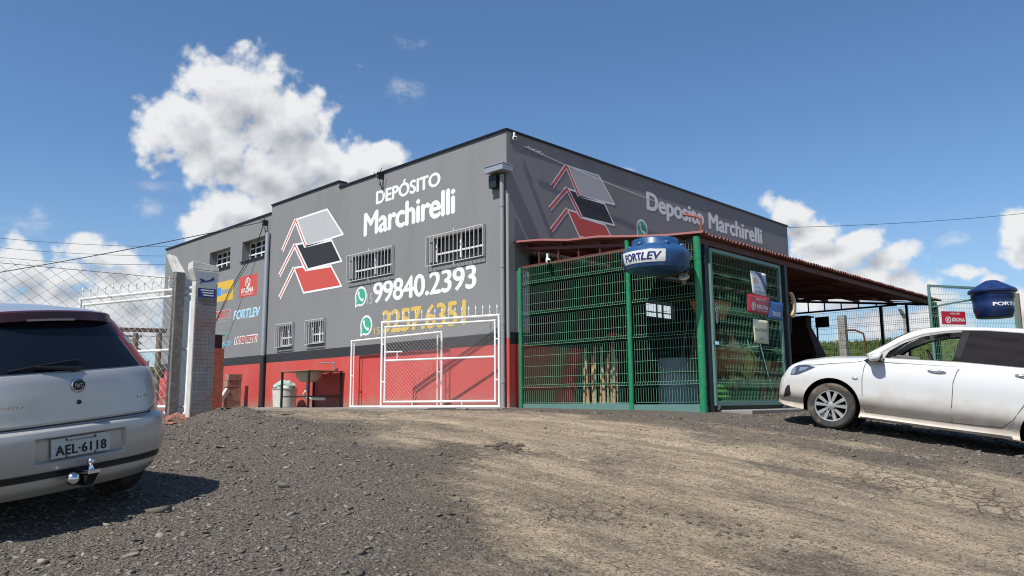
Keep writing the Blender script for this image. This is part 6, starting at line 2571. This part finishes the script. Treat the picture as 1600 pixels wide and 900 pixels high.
for i in range(len(rings) - 1):
    for k in range(nr):
        k2 = (k + 1) % nr
        fs.append((i * nr + k, i * nr + k2, (i + 1) * nr + k2, (i + 1) * nr + k))
fs.append(tuple(range(nr)))
fs.append(tuple(range((len(rings) - 1) * nr, len(rings) * nr))[::-1])
mb = MB()
mb.add(vs, fs)
body = mb.build('body', 'car_silver', SC, smooth=True, local=True, sharp=45)
cut_arches(body, (.72, 3.23), .335, .58, 1.0, .30)
for x in (.72, 3.23):
    for s in (1, -1):
        wheel(SC, x, s * .745, .292, s, .292, .19, .185)


def rpatch(name, m, left, right, off, n=18, mrow=14, par=None, smooth=True, plain=True):
    """patch on the car's back between two (y, z) polylines"""
    def rs(pl, t):
        pl = np.array(pl)
        d = np.r_[0, np.cumsum(np.hypot(*np.diff(pl, axis=0).T))]
        return np.array([np.interp(t * d[-1], d, pl[:, 0]), np.interp(t * d[-1], d, pl[:, 1])])
    vs, fs = [], []
    for i in range(mrow + 1):
        a, b = rs(left, i / mrow), rs(right, i / mrow)
        for j in range(n + 1):
            q = a + (b - a) * j / n
            e = .004
            xy = float(rear_x(q[0] + e, q[1], plain) - rear_x(q[0] - e, q[1], plain)) / (2 * e)
            xz = float(rear_x(q[0], q[1] + e, plain) - rear_x(q[0], q[1] - e, plain)) / (2 * e)
            nv = Vector((-1, xy, xz)).normalized() * off
            vs.append((float(rear_x(q[0], q[1], plain)) + nv.x, q[0] + nv.y, q[1] + nv.z))
    for i in range(mrow):
        for j in range(n):
            k = i * (n + 1) + j
            fs.append((k, k + 1, k + n + 2, k + n + 1))
    mb = MB()
    mb.add(vs, fs)
    return mb.build(name, m, par or SC, smooth=smooth, local=True, sharp=60)


GE = [(.575, 1.037), (.532, 1.14), (.48, 1.27), (.430, 1.385), (.42, 1.412)]
gl = rpatch('rear_window', 'tint', GE, [(-y, z) for y, z in GE], .005, 30, 20)
GB = [(.675, 1.018), (.630, 1.13), (.572, 1.27), (.515, 1.39), (.50, 1.422)]
mb = MB()
for s in (1, -1):
    lo = [(s * y, z) for y, z in [(.592, 1.030), (.549, 1.135), (.496, 1.27), (.446, 1.385), (.436, 1.415)]]
    hi = [(s * y, z) for y, z in [(.755, 1.030), (.718, 1.10), (.662, 1.235), (.600, 1.375), (.570, 1.418)]]
    tl = rpatch('tail_light', 'lamp_red', lo, hi, .008, 10, 18)
    lo2 = [(s * y, z) for y, z in [(.560, 1.20), (.531, 1.255)]]
    hi2 = [(s * y, z) for y, z in [(.675, 1.21), (.648, 1.265)]]
    rpatch('indicator', 'lens_grey', lo2, hi2, .0095, 5, 5, tl)
HB = [(.585, 1.022), (.655, 1.008), (.70, .95), (.715, .86), (.705, .79), (.66, .73), (.58, .695)]
hatch = rpatch('hatch', 'car_silver', HB, [(-y, z) for y, z in HB], .007, 40, 26)
so = hatch.modifiers.new('t', 'SOLIDIFY')
so.thickness = .008
so.offset = 1
mb = MB()
gap = [(.60, .690), (.67, .722), (.716, .785), (.727, .86), (.712, .955), (.675, 1.01)]
for s in (1, -1):
    for i in range(len(gap) - 1):
        a, b = gap[i], gap[i + 1]
        q = [(s * (a[0] - .006), a[1] + .004), (s * (b[0] - .006), b[1]), (s * (b[0] + .004), b[1]), (s * (a[0] + .004), a[1] - .004)]
        mb.add([(float(rear_x(y, z, True)) - .0025, y, z) for y, z in q], [(0, 1, 2, 3)])
mb.build('shut_line', 'ink', hatch, local=True)
rpatch('gap_shadow_strip', 'car_trim', [(.62, .688), (.62, .676)], [(-.62, .688), (-.62, .676)], .003, 30, 2, hatch)
# spoiler lip over the window with the stop lamp strip
vs, fs = [], []
sec = [(0.02, 0.004), (-.08, 0.0), (-.10, -.010), (-.108, -.070), (-.06, -.080), (.05, -.060)]
ny = 36
for j in range(ny + 1):
    y = -.565 + 1.13 * j / ny
    e = 1 - .55 * abs(y / .565) ** 6
    zc = 1.467 - .030 * (y / .565) ** 2 - .012 * (abs(y) / .565) ** 8
    xb = float(rear_x(y, 1.44, True)) + .01
    for (dx, dz) in sec:
        vs.append((xb + dx * e, y, zc + dz))
k6 = len(sec)
for j in range(ny):
    for k in range(k6):
        k2 = (k + 1) % k6
        fs.append((j * k6 + k, j * k6 + k2, (j + 1) * k6 + k2, (j + 1) * k6 + k))
fs.append(tuple(range(k6)))
fs.append(tuple(range(ny * k6, (ny + 1) * k6))[::-1])
mb = MB()
mb.add(vs, fs)
sp_ = mb.build('spoiler', 'maroon', SC, smooth=True, local=True, sharp=50)
mb = MB()
for j in range(20):
    ya, yb = -.12 + .34 * j / 20, -.12 + .34 * (j + 1) / 20
    f = lambda y: (float(rear_x(y, 1.44, True)) + .01 - .096, 1.467 - .030 * (y / .565) ** 2)
    (xa, za), (xb2, zb2) = f(ya), f(yb)
    mb.add([(xa - .014, ya, za - .074), (xb2 - .014, yb, zb2 - .074), (xb2 - .014, yb, zb2 - .060), (xa - .014, ya, za - .060)], [(0, 1, 2, 3)])
mb.build('stop_lamp', 'beige_strip', sp_, local=True)
# lower valance with reflectors
val = rpatch('valance_slot', 'car_trim', [(.72, .382), (.72, .334)], [(-.72, .382), (-.72, .334)], .004, 44, 4, plain=False)
for s in (1, -1):
    rpatch('reflector', 'lamp_dark', [(s * .70, .386), (s * .70, .340)], [(s * .42, .380), (s * .42, .340)], .003, 10, 3, val, plain=False)
# side windows, doors and windscreen
def flank_y(x, z):
    w, fx = float(crom(ZK, HW, np.array([z]))[0]), float(crom(ZK, FX, np.array([z]))[0])
    t = max(0.0, (x - (fx - .8)) / .8)
    return w * max(0.0, 1 - min(t, 1) ** 2.6) ** (1 / 2.6)


for s in (1, -1):
    for top, bot in (([(1.38, 1.375), (.98, 1.345), (.80, 1.27)], [(1.38, 1.06), (.98, 1.065), (.72, 1.10)]), ([(1.95, 1.33), (1.72, 1.37), (1.46, 1.378)], [(2.32, 1.055), (1.9, 1.055), (1.46, 1.06)])):
        vs, fs = spatch(top, bot, 14, .005, s, 10, flank_y)
        mb = MB()
        mb.add(vs, fs)
        mb.build('side_window', 'tint', SC, smooth=True, local=True)
    for xa, xb in ((1.42, .62), (2.45, 1.42)):
        low = .34 if xa > 2 else .62
        vs, fs = spatch([(xa, 1.03), (xb + .02, 1.03)], [(xa - .06, .34), (xb + (.35 if xb < 1 else .02), .34)], 14, .004, s, 16, flank_y)
        mb = MB()
        mb.add(vs, fs)
        dr = mb.build('door', 'car_silver', SC, smooth=True, local=True)
        mb = MB()
        sline(mb, [(xa, 1.03), (xa - .06, .34)], .006, .006, s, flank_y)
        sline(mb, [(xb + .02, 1.03), (xb + (.35 if xb < 1 else .02), .34)], .006, .006, s, flank_y)
        mb.build('shut_line', 'ink', dr, local=True)
        mb = MB()
        mb.ball((xb + .17, s * (flank_y(xb + .17, .93) + .012), .93), .1, 14, (1.0, .2, .18))
        mb.build('handle', 'car_silver', dr, smooth=True, local=True)
vs, fs = [], []
for j in range(9):
    z = 1.06 + .32 * j / 8
    w, fx = float(crom(ZK, HW, np.array([z]))[0]), float(crom(ZK, FX, np.array([z]))[0])
    for i in range(17):
        t = (-1 + 2 * i / 16) * .90
        vs.append((fx - .8 + .8 * (1 - abs(t) ** 2.6) ** (1 / 2.6) + .006, w * t, z))
for j in range(8):
    for i in range(16):
        k = j * 17 + i
        fs.append((k, k + 1, k + 18, k + 17))
mb = MB()
mb.add(vs, fs)
mb.build('windscreen', 'tint', SC, smooth=True, local=True)
# number plate in its recess
xr_ = lambda y, z: float(rear_x(y, z)) - .008
mb = MB()
pc = [(.215, .458), (-.215, .458), (-.215, .590), (.215, .590)]
xp = float(rear_x(0, .52)) - .018
pl = []
for (y, z) in pc:
    pl.append((xp, y, z))
mb.hexa([(xp, .215, .458), (xp, -.215, .458), (xp + .006, -.215, .458), (xp + .006, .215, .458), (xp, .215, .590), (xp, -.215, .590), (xp + .006, -.215, .590), (xp + .006, .215, .590)])
plate = mb.build('number_plate', 'plate', SC, local=True, bevel=.003)
lettering('AEL·6118', 'ink', plate, (xp - .0025, .188, .474), (0, -1, 0), (0, 0, 1), .372, .068, .035, spacing=1.06, local=True)
lettering('SP-SANTANA DE PARNAIBA', 'ink', plate, (xp - .0025, .11, .563), (0, -1, 0), (0, 0, 1), .22, .012, .0, local=True)
for y, z in ((.11, .577), (-.10, .577), (.11, .466), (-.10, .466)):
    mb = MB()
    mb.lathe([(0, .004), (.007, .003), (.008, 0)], (xp, y, z), (-1, 0, 0), 10)
    mb.build('bolt', 'rust', plate, local=True)
# round badge, lock, model scripts
bx = float(rear_x(0, .935, True)) - .0155
mb = MB()
mb.lathe([(.050, .0), (.052, .008), (.044, .012), (.042, .006)], (bx, 0, .935), (-1, 0, 0), 30)
badge = mb.build('badge', 'chrome', SC, smooth=True, local=True)
mb = MB()
sh = [(-.030, .030), (0, .034), (.030, .030), (.032, .0), (.024, -.026), (0, -.034), (-.024, -.026), (-.032, 0)]
mb.prism([(bx - .007, y, .935 + z) for y, z in sh], (-.003, 0, 0))
mb.build('shield', mat('badge_blue_black', (.012, .012, .03), .3), badge, local=True)
lettering('FIAT', 'chrome', badge, (bx - .0108, .025, .921), (0, -1, 0), (0, 0, 1), .05, .028, .01, local=True)
mb = MB()
mb.lathe([(.016, 0), (.016, .004), (.011, .005), (.010, .001), (0, .001)], (float(rear_x(0, .82, True)) - .0155, 0, .82), (-1, 0, 0), 18)
mb.build('lock', 'car_trim', SC, local=True)


def script(body, ya, yb, z0, z1):
    wp = lambda p: Vector((float(rear_x(ya + (yb - ya) * p.x, z0, True)) - .0175 - p.z, ya + (yb - ya) * p.x, z0 + (z1 - z0) * p.y))
    lettering(body, 'chrome', hatch, (0, 0, 0), (1, 0, 0), (0, 1, 0), 1, 1, .01, warp=wp, shear=.2, local=True, name='script')


script('PUNTO', .56, .375, .812, .834)
script('ELX', -.475, -.585, .80, .824)
# wiper
mb = MB()
wp_ = lambda y, z, d: (float(rear_x(y, z, True)) - d, y, z)
mb.tube([wp_(-.02, 1.048, .02), wp_(.08, 1.062, .038), wp_(.26, 1.078, .034)], [.016, .012, .008], 8)
mb.tube([wp_(-.045, 1.112, .020), wp_(.10, 1.098, .024), wp_(.30, 1.080, .024), wp_(.43, 1.060, .016)], .0075, 6)
mb.bar(wp_(-.05, 1.05, .012), wp_(.02, 1.045, .012), .04, .03)
mb.build('wiper', 'car_trim', SC, smooth=True, local=True)
# tow hitch
TH = MB()
TH.hexa([(-.10, -.055, .335), (-.10, .035, .335), (.06, .035, .325), (.06, -.055, .325), (-.10, -.055, .362), (-.10, .035, .362), (.06, .035, .355), (.06, -.055, .355)])
hitch = TH.build('tow_hitch', 'chrome', SC, local=True, bevel=.004)
mb = MB()
mb.tube([(-.06, -.01, .362), (-.06, -.01, .385), (-.06, -.01, .395)], [.022, .014, .014], 12)
mb.ball((-.06, -.01, .415), .026, 18)
mb.build('ball', 'chrome', hitch, smooth=True, local=True)
mb = MB()
mb.ball((-.05, .115, .318), .043, 20)
mb.build('cap', 'chrome', hitch, smooth=True, local=True)
mb = MB()
mb.hexa([(-.03, -.04, .25), (-.03, .02, .25), (.10, .02, .25), (.10, -.04, .25), (-.09, -.05, .333), (-.09, .03, .333), (.06, .03, .323), (.06, -.05, .323)])
mb.tube([(-.05, .08, .31), (.02, .05, .29), (.1, .03, .28)], .02, 8)
mb.build('mount', 'car_under', hitch, local=True)
